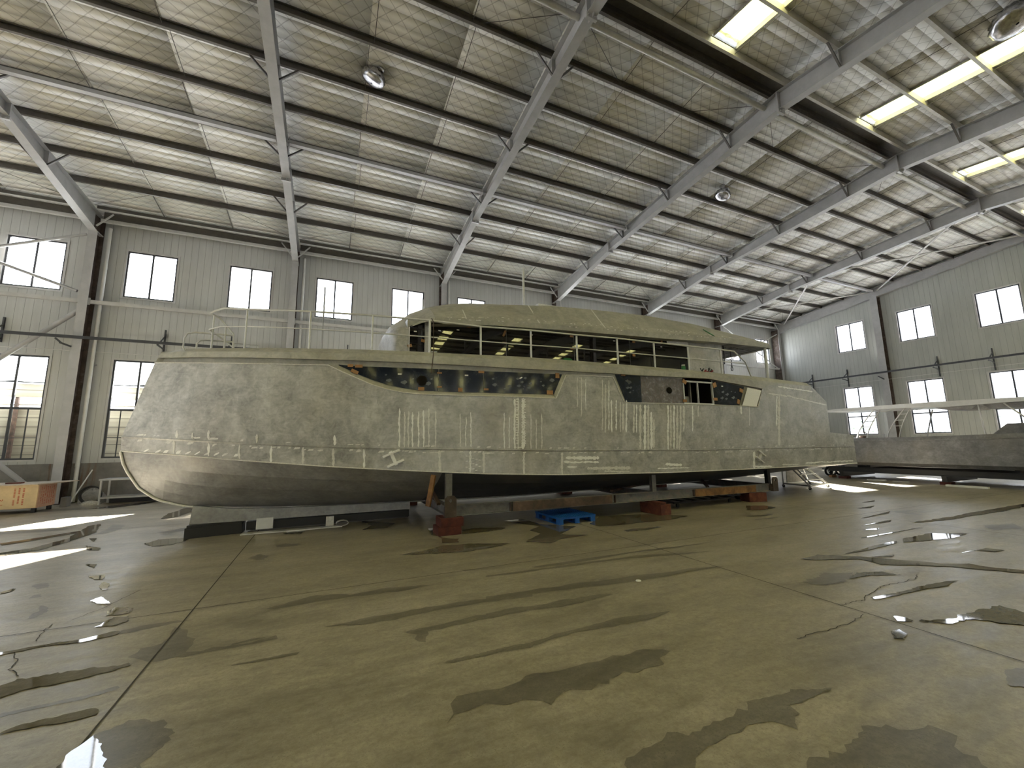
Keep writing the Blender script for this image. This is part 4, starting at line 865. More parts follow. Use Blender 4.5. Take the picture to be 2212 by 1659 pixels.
# deckhouse
hs = MB()
NZ = [(3.30,1.05),(3.87,1.02),(4.0,.99),(4.18,1.04),(4.40,1.17),(4.58,1.41),(4.76,1.61),(4.95,2.02),(5.10,2.55),(5.2,3.04),(5.28,3.6)]
rows = []
for z, xn, dc in ((3.30,1.05,.17),(3.6,1.03,.20),(3.87,1.02,.28),(4.0,.99,.37),(4.09,1.015,.42)):
    r = []
    ys = 8.4
    for i in range(13):
        t = i/12; a = PI/2*t
        r.append((xn + dc - dc*math.cos(a)**.7 if t < 1 else xn+dc, YC - (YC-ys)*math.sin(a)**.62, z))
    r.append((1.44, ys, z))
    rows.append(r + [])
full = []
for r in rows: full.append([(x, 2*YC-y, z) for x, y, z in r[::-1]][:-1] + r)
hs.grid(full, True)
hs.build('house_front', M['alu'], yacht)
hb_ = MB(); hb_.box(1.40, 10.82, 8.42, 11.18, 3.30, 4.30); 
hb_.box(9.40, 10.82, 8.395, 8.42, 3.30, 4.62); hb_.box(1.76, 1.89, 8.37, 8.42, 3.30, 4.30); hb_.box(1.40, 9.4, 8.40, 8.42, 3.30, 3.56)
hb_.box(10.80, 10.83, 8.42, 11.18, 3.30, 4.70)
hb_.build('deckhouse', M['alu'], yacht)
sg_ = MB(); sg_.box(8.6, 9.42, 8.385, 8.40, 4.37, 4.50); sg_.build('window_head', M['alu_mark'], yacht)
ph = empty('side_glazing', (0,0,0), None, None); ph.parent = yacht; ph.location = (0,0,0)
bpy.data.objects.remove(ph)
tops = [(1.43, 4.12), (1.75, 4.24), (1.9, 4.25), (3.3, 4.29), (5, 4.36), (6.4, 4.41), (8.7, 4.48), (9.42, 4.50)]
panes = []
for x0, x1 in ((1.44, 1.755), (1.90, 3.64), (3.66, 5.49), (5.51, 7.25), (7.27, 9.39)):
    xs_ = [x0 + (x1-x0)*i/4 for i in range(5)]
    m = MB(); m.grid([[(x, 8.392, 3.56) for x in xs_], [(x, 8.392, lerp(x, tops)) for x in xs_]], False); panes.append(m.build('cabin_window', M['tint'], yacht))
for x, z, w, h, a, k in ((1.73,3.83,.09,.06,10,0),(1.45,3.70,.09,.06,-20,0),(2.74,4.24,.09,.03,0,1),(3.60,4.18,.05,.15,25,1),(3.60,3.96,.11,.03,0,1),(5.43,4.30,.10,.06,0,2),(5.43,3.97,.10,.03,0,2),(7.40,4.33,.09,.05,0,4),(7.38,3.96,.09,.06,0,4),(8.4,4.42,.05,.09,0,4)):
    pad(x, z, w, h, a, panes[k], 0, 8.388)
for x, z in ((1.56, 4.02), (2.08, 4.09), (2.49, 4.15), (4.31, 4.22), (6.75, 4.30), (8.38, 4.28)): lb = MB(); lb.poly([(x-.03, 8.386, z-.012), (x+.03, 8.386, z-.012), (x+.03, 8.386, z+.012), (x-.03, 8.386, z+.012)]); lb.build('paper_label', M['white'], panes[0 if x < 1.8 else 1 if x < 3.65 else 2 if x < 5.5 else 3 if x < 7.26 else 4])
m = MB(); m.box(1.425, 1.445, 8.37, 8.40, 3.5, 4.10); m.build('window_post', M['alu_pipe'], yacht)
# roof: hood, sloping side panels, fascia, soffit
ZL = [(1.92,4.30),(3.62,4.43),(4.94,4.47),(6.44,4.54),(8.72,4.64),(10.2,4.69),(11.66,4.73),(12.7,4.68)]
ZU = [(1.92,4.31),(2.5,4.62),(3.3,4.92),(4.2,5.06),(5.07,5.16),(6.8,5.24),(8.28,5.28),(10.1,5.23),(11.5,5.05),(12.3,4.88),(12.7,4.73)]
YU = [(1.92,8.16),(2.5,8.45),(3.3,8.75),(10.,8.75),(11.5,8.6),(12.3,8.4),(12.7,8.18)]
ZE = [(1.83,4.16),(3.29,4.28),(4.94,4.35),(6.43,4.40),(8.7,4.47),(10.2,4.54),(12.7,4.585)]
ZT = [(.995,4.02),(1.04,4.18),(1.17,4.40),(1.41,4.58),(1.61,4.76),(2.02,4.95),(2.55,5.1),(3.04,5.2),(4.2,5.26),(5.07,5.30),(6.8,5.36),(8.28,5.38),(10.1,5.32),(11.5,5.14),(12.3,4.97),(12.7,4.80)]
FR = [(1.0,9.6,3.98),(1.1,8.95,4.02),(1.25,8.58,4.05),(1.43,8.40,4.10),(1.75,8.28,4.22),(1.92,8.15,4.30)]
secs = []
for x in [1.0,1.04,1.1,1.17,1.25,1.34,1.43,1.52,1.61,1.75,1.92] + [2.1,2.3,2.55,2.8,3.04,3.3,3.7,4.2,5.07,6,6.8,7.5,8.28,9.2,10.1,10.8,11.5,12.0,12.3,12.7]:
    zt = lerp(x, ZT)
    if x <= 1.92:
        ye = lerp(x, [(a, b) for a, b, c in FR]); ze = lerp(x, [(a, c) for a, b, c in FR]); yu, zu, zl = ye, ze, ze; zb = ze - (.0 if x < 1.75 else .1*(x-1.75)/.17)
        ed = (ye+.0, zb)
    else:
        ye, zl, yu, zu = 8.15, lerp(x, ZL), lerp(x, YU), lerp(x, ZU); zu = max(zu, zl+.005); ed = (8.17, lerp(x, ZE))
    half = [(x, ed[0], ed[1]), (x, ye, zl), (x, yu, zu)]
    for t in (.15, .3, .5, .75, 1.):
        half.append((x, yu + (YC-yu)*t, zu + (zt-zu)*(1-(1-t)**2.2)))
    secs.append(half + [(a, 2*YC-b, c) for a, b, c in half[::-1]][1:])
rf = MB()
for a, b in zip(secs, secs[1:]):
    for j in range(len(a)-1):
        rf.quad(a[j], b[j], b[j+1], a[j+1], smooth=3 <= j <= len(a)-5)
# aft nose of the roof and its underside
e = secs[-1]; tip = [(12.96 if 8.2 < y < 11.4 else 12.93, min(max(y, 8.2), 11.4), 4.60 + (.03 if y > 8.3 and y < 11.3 else 0)) for x, y, z in e]
for j in range(len(e)-1): rf.quad(e[j], tip[j], tip[j+1], e[j+1])
so = [x for x in (1.83, 3.29, 4.94, 6.43, 8.7, 10.2, 10.82)]
for a, b in zip(so, so[1:]): rf.quad((a, 8.17, lerp(a, ZE)), (b, 8.17, lerp(b, ZE)), (b, 11.43, lerp(b, ZE)), (a, 11.43, lerp(a, ZE)))
rf.quad((10.82, 8.17, 4.70), (12.75, 8.17, 4.66), (12.75, 11.43, 4.66), (10.82, 11.43, 4.70))
for y in (8.17, 11.35): rf.box(10.82, 12.8, y, y+.08, 4.575, 4.62)
rf.box(12.72, 12.9, 8.2, 11.4, 4.575, 4.62)

for k in range(7):
    x = 10.95 + k*.27; MB().box(x, x+.03, 8.24, 11.36, 4.585, 4.66).build('roof_rib', M['alu_pipe'], yacht)
for y in (8.75, 9.5, 10.3, 11.0): MB().box(10.84, 12.72, y, y+.03, 4.60, 4.66).build('roof_stringer', M['alu_dull'], yacht)
m = rf; m.cur = 1; rng = random.Random(9)
for k in range(120):
    x = rng.uniform(2.2, 11); t = rng.choice([.10, .16, -.02]); zl, ze = lerp(x, ZL), lerp(x, ZE); w, h = rng.uniform(.012, .04), rng.uniform(.006, .018)
    if t > 0:
        yu, zu = lerp(x, YU), lerp(x, ZU); y, z = 8.15 + (yu-8.15)*t, zl + (zu-zl)*t; dy = (yu-8.15)/max(.05, zu-zl)
    else: y, z, dy = 8.148, zl - .03, 0
    m.poly([(x-w, y-.006-h*dy, z-h), (x+w, y-.006-h*dy, z-h*.6), (x+w*.6, y-.006+h*dy, z+h), (x-w*.7, y-.006+h*dy, z+h*.8)])
roof = rf.build('cabin_roof', [M['alu_warm'], M['alu_mark']], yacht)
for x in (2.6, 4.4, 6.3): 
    yu, zu, zl = lerp(x, YU), lerp(x, ZU), lerp(x, ZL); MB().bar((x, 8.145, zl), (x+.02, yu-.004, zu), .03, .006).build('seam', M['alu_mark'], roof)
MB().box(5.0, 5.9, 9.3, 10.3, 5.33, 5.40).build('roof_hatch', M['alu_mark'], roof)
for y in (8.28, 11.28):
    m = MB(); m.tube([(12.66, y, 3.40), (12.66, y, 4.585)], .05, 12); m.build('roof_post', M['alu_pipe'], yacht)
# guard rails
def rail_side(flip):
    fy = (lambda p: Vector((p[0], 2*YC-p[1], p[2]))) if flip else (lambda p: Vector(p))
    o_ = .15
    tp = [S(x, z, o_) for x, z in ((-2.544,4.283),(-2.45,4.33),(-2.269,4.374),(-1.798,4.338),(-1.054,4.307),(-.451,4.28),(.633,4.232),(1.672,4.184))] + [Vector(p) for p in ((1.79,7.95,4.175),(2.8,7.75,4.12),(3.94,7.70,4.11),(5.09,7.68,4.12),(6.25,7.68,4.15),(7.41,7.68,4.155),(8.6,7.68,4.165),(9.8,7.68,4.17),(10.38,7.68,4.165),(10.82,7.68,3.89),(11.03,7.68,3.46))]
    tp[8:10] = [S(1.785, 4.18, o_), S(2.8, 4.12, o_)]
    mid = [S(x, z, o_) for x, z in ((-2.542,3.949),(-2.322,3.999),(-1.784,3.991),(-.541,3.931),(.681,3.871),(1.763,3.831),(2.8,3.80),(3.94,3.79))] + [Vector(p) for p in ((5.09,7.69,3.805),(6.25,7.69,3.815),(8.59,7.69,3.83),(10.83,7.69,3.84))]
    r = MB().tube([fy(p) for p in tp], .020, 8).build('handrail', M['alu_pipe'], yacht)
    MB().tube([fy(p) for p in mid], .013, 8).build('mid_rail', M['alu_pipe'], yacht)
    for x, z in ((-1.784,4.34),(-.519,4.285),(.685,4.23)): MB().tube([fy(S(x, ctz(x)-.02, o_)), fy(S(x, z, o_))], .021, 8).build('stanchion', M['alu_pipe'], r)
    for x in (1.785, 2.83, 3.96, 5.12, 6.28, 7.44, 8.62): MB().tube([fy(S(x, ctz(x)-.02, o_)), fy(S(x, lerp(x, [(1.785,4.18),(2.8,4.12),(8.6,4.165)]), o_))], .024, 8).build('stanchion', M['alu_pipe'], r)
    for x in (9.82,): MB().tube([fy((x, 7.68, ctz(x)-.02)), fy((x, 7.68, 4.17))], .021, 8).build('stanchion', M['alu_pipe'], r)
    G0, G1 = S(-2.544,4.283,o_), S(-2.542,3.949,o_)
    # bow gate and steps rail
    MB().tube([fy(p) for p in (G0, (-2.12,9.6,4.235), (-1.86,9.6,3.93), (-1.85,9.6,3.50))], .019, 8).build('gate_rail', M['alu_pipe'], r)
    MB().tube([fy(p) for p in (G1, (-2.2,9.6,3.93), (-1.85,9.6,3.65))], .015, 8).build('gate_rail', M['alu_pipe'], r)
    MB().tube([fy((-2.2,9.55,3.50)), fy((-2.2,9.55,4.27))], .02, 8).build('stanchion', M['alu_pipe'], r)
    MB().tube([fy((-2.0,9.6,3.50)), fy((-2.0,9.6,4.06))], .02, 8).build('stanchion', M['alu_pipe'], r)
    return tp
rail_side(False)
bowr = [(-2.61,9.6,3.50),(-2.66,9.6,3.60),(-2.66,9.6,3.76),(-2.61,9.6,3.87),(-2.5,9.6,3.90),(-1.9,9.6,3.90),(-1.85,9.6,3.88)]
b_ = MB().tube(bowr, .018, 8).build('bow_rail', M['alu_pipe'], yacht)
MB().tube([(-2.45,9.6,3.5),(-2.45,9.6,3.68),(-2.40,9.6,3.75),(-2.3,9.6,3.765),(-1.85,9.6,3.765)], .018, 8).build('bow_rail', M['alu_pipe'], yacht)
MB().tube([(-1.84,9.6,3.5),(-1.84,9.6,3.735),(-1.42,9.6,3.73),(-1.40,9.6,3.5)], .016, 8).build('bow_rail', M['alu_pipe'], yacht)
# slim masts rising on the far side
for x, y, z0, z1 in ((-.28, 11.6, 3.5, 5.9), (2.24, 11.0, 3.5, 5.70), (4.81, 9.8, 5.28, 6.56)):
    MB().tube([(x, y, z0), (x, y, z1)], .02 if x < 4 else .035, 8).build('antenna_pole', M['alu_pipe'] if x > 4 else M['steel'], yacht)

# things left on the yacht
m = MB(); m.tube([(1.80, 7.93, 4.20), (1.83, 7.90, 4.12), (1.82, 7.80, 3.56), (1.81, 7.78, 3.42), (1.80, 7.80, 3.25), (1.79, 7.85, 3.06)], .009, 6)
tag(m.build('hanging_cable', M['rust']), 'thin brown cable hanging from the guard rail over the bulwark', 'cable')
c = empty('green_bottle', (8.5, 7.78, 3.515), 'small green bottle standing on the bulwark below the cabin glass', 'bottle')
MB().lathe([(.0,0),(.05,0),(.052,.02),(.052,.10),(.03,.13)], (8.5,7.78,3.515), 14).build('bottle', M['green'], c); MB().lathe([(.046,0),(.046,.035),(0,.035)], (8.5,7.78,3.632), 14).build('cap', M['pvc'], c)
m = MB(); m.box(4.78, 4.98, 7.70, 7.80, 3.515, 3.545); m.bar((4.78,7.72,3.55),(4.96,7.74,3.56),.02,.02); tag(m.build('green_tray', M['green']), 'dark green tray lying on the bulwark amidships', 'tray')
m = MB(); m.box(4.45, 4.95, 7.86, 7.90, 3.51, 3.535); tag(m.build('wood_lath', M['card']), 'thin wooden lath lying on the side deck amidships', 'lath')
h_ = empty('hose_bundle', (9.9, 8.2, 3.50), 'tangled red and black hoses heaped against the plain cabin side panel', 'hose')
rng = random.Random(2)
for k, mt in enumerate(('red', 'red', 'black', 'black')):
    pts = [(9.68 + .40*t + .03*math.sin(9*t+k), 8.2 + .06*math.cos(7*t+k*2), 3.53 + .16*abs(math.sin(PI*(t*1.3+k*.2))) * (.6+.25*k)) for t in [i/14 for i in range(15)]]
    MB().tube(pts, .022 if k < 2 else .013, 6).build('hose', M[mt], h_)
m = MB(); yy = 8.40
x = 10.2; t0 = .12; zz = lambda t: lerp(x, ZL) + (lerp(x, ZU)-lerp(x, ZL))*t; yq = lambda t: 8.15 + (lerp(x, YU)-8.15)*t
m.poly([(10.27, yq(.05)-.015, zz(.05)), (10.30, yq(.12)-.015, zz(.12)), (10.24, yq(.45)-.015, zz(.45)), (10.20, yq(.60)-.015, zz(.60)), (10.17, yq(.58)-.015, zz(.58)), (10.18, yq(.40)-.015, zz(.40)), (10.22, yq(.12)-.015, zz(.12))])
gc = m.build('green_cloth', M['green']); s_ = gc.modifiers.new('t', 'SOLIDIFY'); s_.thickness = .012; s_.offset = 0
tag(gc, 'torn strip of green cloth hanging on the sloping cabin roof edge', 'cloth')
for x, y, z1, lab in ((12.0, 9.0, 3.98, 'dark sling with an open loop hanging under the cockpit roof'), (11.15, 8.6, 4.02, 'straight dark strap hanging under the cockpit roof beside the cabin')):
    m = MB()
    if z1 < 4: m.tube([(x, y, 4.60), (x+.01, y, z1+.12), (x-.04, y, z1+.02), (x-.02, y, z1-.05), (x+.03, y, z1-.05), (x+.05, y, z1+.02), (x+.01, y, z1+.12)], .012, 6)
    else: m.tube([(x, y, 4.60), (x+.01, y, 4.3), (x, y, z1)], .016, 6)
    tag(m.build('lifting_sling', M['rubber']), lab, 'sling')

# ------------------------------------------------------------------ cradle, blocks and odds under the hull
cr_ = empty('support_cradle', (6.8, 9.8, .28), 'rusty steel beam cradle carrying the motor yacht', 'cradle')
def ibeam(p, q, h, w, tf=.014):
    m = MB(); p = Vector(p); q = Vector(q); u = Vector((0,0,1))
    m.bar(p + u*(h-tf/2), q + u*(h-tf/2), w, tf); m.bar(p + u*(tf/2), q + u*(tf/2), w, tf); m.bar(p + u*h/2, q + u*h/2, .012, h-2*tf); return m
zc = lambda x: lerp(x, [(2.2,.31),(11.5,.245)])
ibeam((2.25,7.75,zc(2.25)), (11.5,7.75,zc(11.5)), .20, .13).build('side_beam', M['mill'], cr_)
ibeam((2.25,11.9,zc(2.25)), (11.5,11.9,zc(11.5)), .20, .13).build('side_beam', M['mill'], cr_)
for x0, x1, mt in ((3.45, 5.9, 'rust'), (8.47, 10.75, 'rust_o')):
    MB().bar((x0, 7.682, zc(x0)+.10), (x1, 7.682, zc(x1)+.10), .012, .18).build('cover_plate', M[mt], cr_)
for x in (3.40, 6.0, 8.45): MB().box(x, x+.012, 7.69, 7.81, zc(x)+.015, zc(x)+.185).build('stiffener', M['rust'], cr_)
for x in (2.14, 7.2, 11.42):
    ibeam((x,7.84,zc(x)), (x,11.8,zc(x)), .19, .13).build('cross_beam', M['mill'], cr_)
    for y in (7.78, 11.82):
        zt_ = ch(x) - .02 if x < 11 else .86
        m = MB(); m.box(x-.06, x+.06, y-.05, y-.04, zc(x)+.2, zt_); m.box(x-.06, x+.06, y+.04, y+.05, zc(x)+.2, zt_); m.box(x-.006, x+.006, y-.04, y+.04, zc(x)+.2, zt_); m.build('post', M['mill'] if x < 11 else M['black'], cr_)
for x in (2.14, 11.47):
    m = MB(); w, z0, z1 = .11, zc(x)-.0, zc(x)+.39; n_ = 16
    outer = [(x-w, z0), (x+w, z0), (x+w, z1-.05), (x+w-.05, z1), (x-w+.05, z1), (x-w, z1-.05)]
    hole = [(x+.03*math.cos(2*PI*i/n_), z1-.09+.035*math.sin(2*PI*i/n_)) for i in range(n_)]
    tr = tessellate_polygon([[Vector((a, b, 0)) for a, b in outer], [Vector((a, b, 0)) for a, b in hole]]); al = outer + hole
    m.add([(a, 7.60, b) for a, b in al], [tuple(t_) for t_ in tr]); m.add([(a, 7.625, b) for a, b in al], [tuple(t_) for t_ in tr])
    for lst in (outer, hole):
        for a, b in zip(lst, lst[1:] + lst[:1]): m.quad((a[0], 7.60, a[1]), (b[0], 7.60, b[1]), (b[0], 7.625, b[1]), (a[0], 7.625, a[1]))
    m.box(x-w, x-w+.02, 7.625, 7.69, z0, z0+.19); m.box(x+w-.02, x+w, 7.625, 7.69, z0, z0+.19)
    m.build('lifting_plate', M['primer'], cr_)
for p, q in (((2.0, 7.95, .52), (2.0, 9.3, .95)), ((6.6, 8.6, .44), (8.6, 9.6, .44)), ((9.3, 8.0, .44), (10.6, 9.5, .62))):
    MB().bar(p, q, .07, .05).build('brace', M['rust'], cr_)
MB().bar((1.78, 7.9, .50), (1.86, 7.82, 1.08), .05, .09).build('timber_prop', M['rust_o'], cr_)
def block(label, x0, x1, y0, y1, z0, z1, mt, rz=0, g='timber blocks under the cradle'):
    cx, cy = (x0+x1)/2, (y0+y1)/2
    m = MB().box(x0-cx, x1-cx, y0-cy, y1-cy, 0, z1-z0); o = m.build('timber_block', M[mt], None, bevel=.008, local=True); o.location = (cx, cy, z0); o.rotation_euler = (0,0,rz)
    return tag(o, label, 'block', g)
block('lower dark red block on the floor under the front cradle lug', 1.90, 2.34, 7.56, 7.98, 0, .15, 'timber_d')
block('upper dark red block stacked under the front cradle lug', 1.95, 2.38, 7.56, 7.98, .15, .308, 'timber_d')
block('rusty brown block on the floor under the middle of the cradle beam', 6.92, 7.22, 7.26, 7.95, 0, .235, 'timber')
block('thin packing piece between the middle block and the cradle beam', 6.98, 7.17, 7.35, 7.90, .235, .272, 'timber')
block('brown block under the rear end of the cradle beam', 10.52, 11.05, 7.62, 8.0, 0, .243, 'timber', -.25)
for x, y in ((2.14, 11.9), (7.2, 11.9), (11.3, 11.9)):
    block('shadowed block under the far beam of the cradle', x-.2, x+.2, 11.7, 12.1, 0, zc(x)-.002, 'timber', 0, 'far blocks under the cradle')
# blue pallet
pt_ = empty('plastic_pallet', (4.80, 7.94, 0), 'bright blue plastic pallet on the floor under the cradle beam', 'pallet', rz=.03)
pw, pd = .92, 1.0
m = MB()
for i in range(13): m.box(-pw/2 + i*(pw-.03)/12, -pw/2 + i*(pw-.03)/12 + .03, -pd/2, pd/2, .118, .142)
for j in range(15): m.box(-pw/2+.002, pw/2-.002, -pd/2 + j*(pd-.03)/14, -pd/2 + j*(pd-.03)/14 + .03, .120, .138)
m.box(-pw/2+.003, pw/2-.003, -pd/2+.003, pd/2-.003, .10, .119); m.build('top_deck', M['blue'], pt_, local=True)
for x in (-pw/2+.06, 0, pw/2-.06):
    for y in (-pd/2+.07, 0, pd/2-.07):
        n_ = 16; m = MB(); v = []
        m.prism([(x + .06*math.copysign(abs(math.cos(2*PI*i/n_))**.5, math.cos(2*PI*i/n_)), y + .07*math.copysign(abs(math.sin(2*PI*i/n_))**.5, math.sin(2*PI*i/n_)), .018) for i in range(n_)], (0,0,.084)); m.build('foot', M['blue'], pt_, local=True)
for x in (-pw/2+.06, 0, pw/2-.06): MB().box(x-.055, x+.055, -pd/2+.005, pd/2-.005, 0, .02).build('runner', M['blue'], pt_, local=True)
# packing below the stub keel
m = MB(); m.prism([(-2.33, 9.52, 0), (-1.45, 9.66, 0), (-1.45, 10.0, 0), (-2.33, 10.0, 0)], (0,0,.19)); m.prism([(-2.31, 9.55, .19), (-1.47, 9.67, .19), (-1.47, 9.98, .19), (-2.31, 9.98, .19)], (0,0,.04))
tag(m.build('keel_support', M['black']), 'black steel support box below the front end of the stub keel', 'support')
m = MB(); m.box(-1.40, 1.76, 9.72, 9.95, .05, .19); m.box(-1.40, 1.74, 9.70, 9.97, .035, .05); tag(m.build('keel_beam', M['black']), 'long black beam on the floor under the stub keel', 'beam')
m = MB(); m.bar((-1.43, 9.45, .016), (.34, 9.42, .016), .16, .012)
rows = []
for i in range(15):
    a = -PI/2 + 1.6*PI*i/14; r = .05 + .012*i/14; rows.append([(.34 + .10*math.cos(a)*1.2, 9.34, .022 + .055 + .055*math.sin(a)), (.34 + .10*math.cos(a)*1.2, 9.50, .022 + .055 + .055*math.sin(a))])
m.grid(rows); fs = m.build('curled_strip', M['alu_pipe']); sm_ = fs.modifiers.new('t', 'SOLIDIFY'); sm_.thickness = .006
tag(fs, 'long metal strip with a curled end on the floor under the keel', 'strip')
tag(MB().box(.03, .18, 9.525, 9.60, .0, .205).build('metal_offcut', M['alu_mark']), 'small pale square plate standing beside the curled metal strip', 'plate')
tag(MB().box(-1.22, -.93, 9.50, 9.66, .19, .262).build('metal_offcut', M['alu_dull']), 'pale metal packing plate wedged under the stub keel', 'plate') if False else None
tag(MB().box(-1.22, -.93, 9.62, 9.71, .05, .262).build('packing_piece', M['alu_pipe']), 'pale upright packing piece beside the black keel beam', 'packing')
# flat trolley lying below the rear half
tr_ = empty('flat_trolley', (9.1, 8.2, 0), 'low dark steel trolley frame on the floor below the rear hull', 'trolley')
m = MB()
for y in (7.95, 8.55): m.bar((8.0, y, .12), (10.2, y, .12), .05, .04)
for k in range(6): m.bar((8.05 + k*.42, 7.95, .12), (8.05 + k*.42, 8.55, .12), .04, .03)
m.bar((10.2, 8.25, .12), (10.55, 8.0, .16), .03, .03); m.build('frame', M['black'], tr_)
for x in (8.15, 10.05):
    for y in (7.97, 8.53): MB().tube([(x, y-.02, .05), (x, y+.02, .05)], .05, 14).build('wheel', M['rubber'], tr_)
m = MB(); m.tube([(10.75, 8.20, .11), (10.75, 8.28, .11)], .11, 20); w_ = empty('loose_wheel', (10.75, 8.24, 0), 'loose black wheel standing on the floor by the rear brown block', 'wheel'); m.build('tyre', M['rubber'], w_); MB().tube([(10.75, 8.19, .11), (10.75, 8.29, .11)], .04, 12).build('hub', M['rust'], w_)
tag(MB().lathe([(0,.008),(.03,.008),(.034,.0)], (3.48, 4.10, .001), 18).build('bottle_cap', M['white']), 'white round cap lying alone on the open concrete floor', 'cap')

# ------------------------------------------------------------------ rolling stair behind the stern
rs = empty('rolling_stair', (15.6, 9.0, 0), 'white steel rolling stair on castors behind the yacht stern', 'stair')
R_ = [(14.72, 8.60), (15.98, 8.74), (16.30, 9.55), (14.85, 9.55)]
def T3(p, q, r=.025, nm='frame_tube', mt='steel_l'): return MB().tube([p, q], r, 8).build(nm, M[mt], rs)
for a, b in zip(R_, R_[1:] + R_[:1]): T3((*a, .13), (*b, .13), .028)
for i, (x, y) in enumerate(R_):
    m = MB(); m.box(x-.03, x+.03, y-.03, y+.03, .085, .11); m.box(x-.026, x-.020, y-.02, y+.02, .03, .09); m.box(x+.020, x+.026, y-.02, y+.02, .03, .09); c_ = m.build('castor', M['steel'], rs)
    MB().tube([(x-.018, y, .045), (x+.018, y, .045)], .045, 14).build('castor_wheel', M['rubber'], c_)
T3((14.72,8.60,.13), (14.95,9.4,.80)); T3((14.90,8.62,.13), (15.15,9.35,.80)); T3((15.98,8.74,.13), (15.75,9.45,.82)); T3((16.30,9.55,.13), (15.85,9.5,.82)); T3((14.85,9.55,.13), (14.85,9.55,.82)); T3((15.80,8.72,.13), (15.60,9.4,.80))
for t in (.25, .5, .75): MB().box(14.80+.2*t, 15.0+.9*(1-t*.2)-.1, 8.6+.8*t-.06, 8.6+.8*t+.06, .13+.67*t-.012, .13+.67*t+.012).build('tread', M['steel_l'], rs)
MB().prism([(14.98, 9.50, .16), (15.9, 9.50, .16), (15.75, 9.50, .78), (15.0, 9.50, .78)], (0, .02, 0)).build('back_sheet', M['sack'], rs)
MB().box(14.8, 16.25, 9.46, 9.56, .80, .84).build('top_bar', M['steel_l'], rs)
# hand trolleys in the far corner
for i, (x, y, lab) in enumerate(((21.2, 11.4, 'black wheeled hand trolley nearer to the yacht stern in the far corner'), (22.0, 11.4, 'black wheeled hand trolley nearer to the workboat in the far corner'))):
    o = empty('hand_trolley', (x, y, 0), lab, 'trolley', 'hand trolleys in the far corner')
    for dx in (-.16, .16):
        m = MB(); m.lathe([(.14,-.03),(.20,-.035),(.215,0),(.20,.035),(.14,.03),(.14,-.03)], (x+dx, y, .215), 20, (.25, 1, 0)); w_ = m.build('tyre', M['rubber'], o); MB().tube([(x+dx, y-.04, .215), (x+dx, y+.04, .215)], .03, 10).build('hub', M['steel'], w_)
    m = MB(); m.tube([(x-.1, y+.05, .215), (x-.1, y+.25, .9), (x+.1, y+.25, .9), (x+.1, y+.05, .215)], .018, 8); m.box(x-.2, x+.2, y-.05, y+.25, .30, .33); m.build('frame', M['black'], o)
for x, y, lab in ((20.3, 10.9, 'light wooden offcut on the floor beside the workboat stern'), ): tag(MB().box(x, x+.35, y, y+.12, 0, .10).build('wood_offcut', M['card']), lab, 'offcut')

# ------------------------------------------------------------------ workboat by the gable
wb = empty('workboat', (21.2, 6, 0), 'long low aluminium workboat with canopy beside the gable wall', 'boat')
m = MB(); X0 = 20.0
ya = [11.3, 11.2, 10, 8, 6, 4, 2, 0, -1.5, -2.6]
def sec(y):
    f = 1 if y > 1 else max(.02, 1 - ((1-y)/3.7)**2); zs = lerp(-y, [(-11.3, 1.72), (-9, 1.68), (-5, 1.78), (2.6, 2.05)]); hw = 1.35*f; c = X0+1.35
    return [(c, y, .52), (c-hw*.9, y, .60), (c-hw, y, .72 + .25*(1-f)), (c-hw, y, zs-.17), (c-hw-.02, y, zs-.16), (c-hw-.02, y, zs-.12), (c-hw+.02, y, zs), (c, y, zs-.02)]
rows = [sec(y) for y in ya]; m.grid(rows, False); m.grid([[(2*(X0+1.35)-x, y, z) for x, y, z in r] for r in rows], False, True)
e = rows[0]; m.poly(e[:7] + [(2*(X0+1.35)-x, y, z) for x, y, z in e[::-1] if x != X0+1.35]); m.build('hull', M['alu_dark'], wb)
MB().prism([(20.35, 5.95, 1.72), (20.35, 5.55, 2.10), (20.35, 2.2, 2.12), (20.35, 1.8, 1.74)], (2.0, 0, 0)).build('cabin', M['alu_dark'], wb)
m = MB()
prof = [(10.95, 2.88, 2.93), (10.4, 2.86, 2.97), (8, 2.82, 2.98), (7.1, 2.76, 2.97), (5.2, 2.79, 2.93), (2.5, 2.8, 2.9)]
for (y, a, b), (y2, a2, b2) in zip(prof, prof[1:]):
    m.add([(20.25,y,a),(22.5,y,a),(22.5,y,b),(20.25,y,b),(20.25,y2,a2),(22.5,y2,a2),(22.5,y2,b2),(20.25,y2,b2)], [(0,4,5,1),(1,5,6,2),(2,6,7,3),(3,7,4,0)])
m.poly([(20.25,10.95,2.88),(22.5,10.95,2.88),(22.5,10.95,2.93),(20.25,10.95,2.93)])
m.build('canopy', M['alu_pipe'], wb)
m = MB(); m.prism([(20.6,7.3,2.76),(20.6,7.0,2.66),(20.6,6.4,2.64),(20.6,6.2,2.78)], (1.5,0,0)); m.prism([(20.6,6.1,2.78),(20.6,5.9,2.62),(20.6,4.8,2.62),(20.6,4.5,2.79)], (1.5,0,0)); m.build('canopy_duct', M['alu_dull'], wb)
for (a, b) in (((9.14,9.84),(8.91,9.48)), ((8.13,8.80),(7.96,8.42))):
    o = MB(); P_ = []
    for t, q in (a, b):
        pts = [(20.45, q + (t-q)*(k/5)**1.35, 1.70 + 1.12*k/5) for k in range(6)]; P_.append(pts); o.tube(pts, .022, 8)
    for k in (2, 3, 4): o.tube([P_[0][k], P_[1][k]], .018, 6)
    o.tube([(20.45, a[0], 2.84), (20.45, a[0]-.35, 2.72), (20.45, b[0]-.5, 2.84)], .016, 6); o.build('canopy_ladder_frame', M['alu_pipe'], wb)
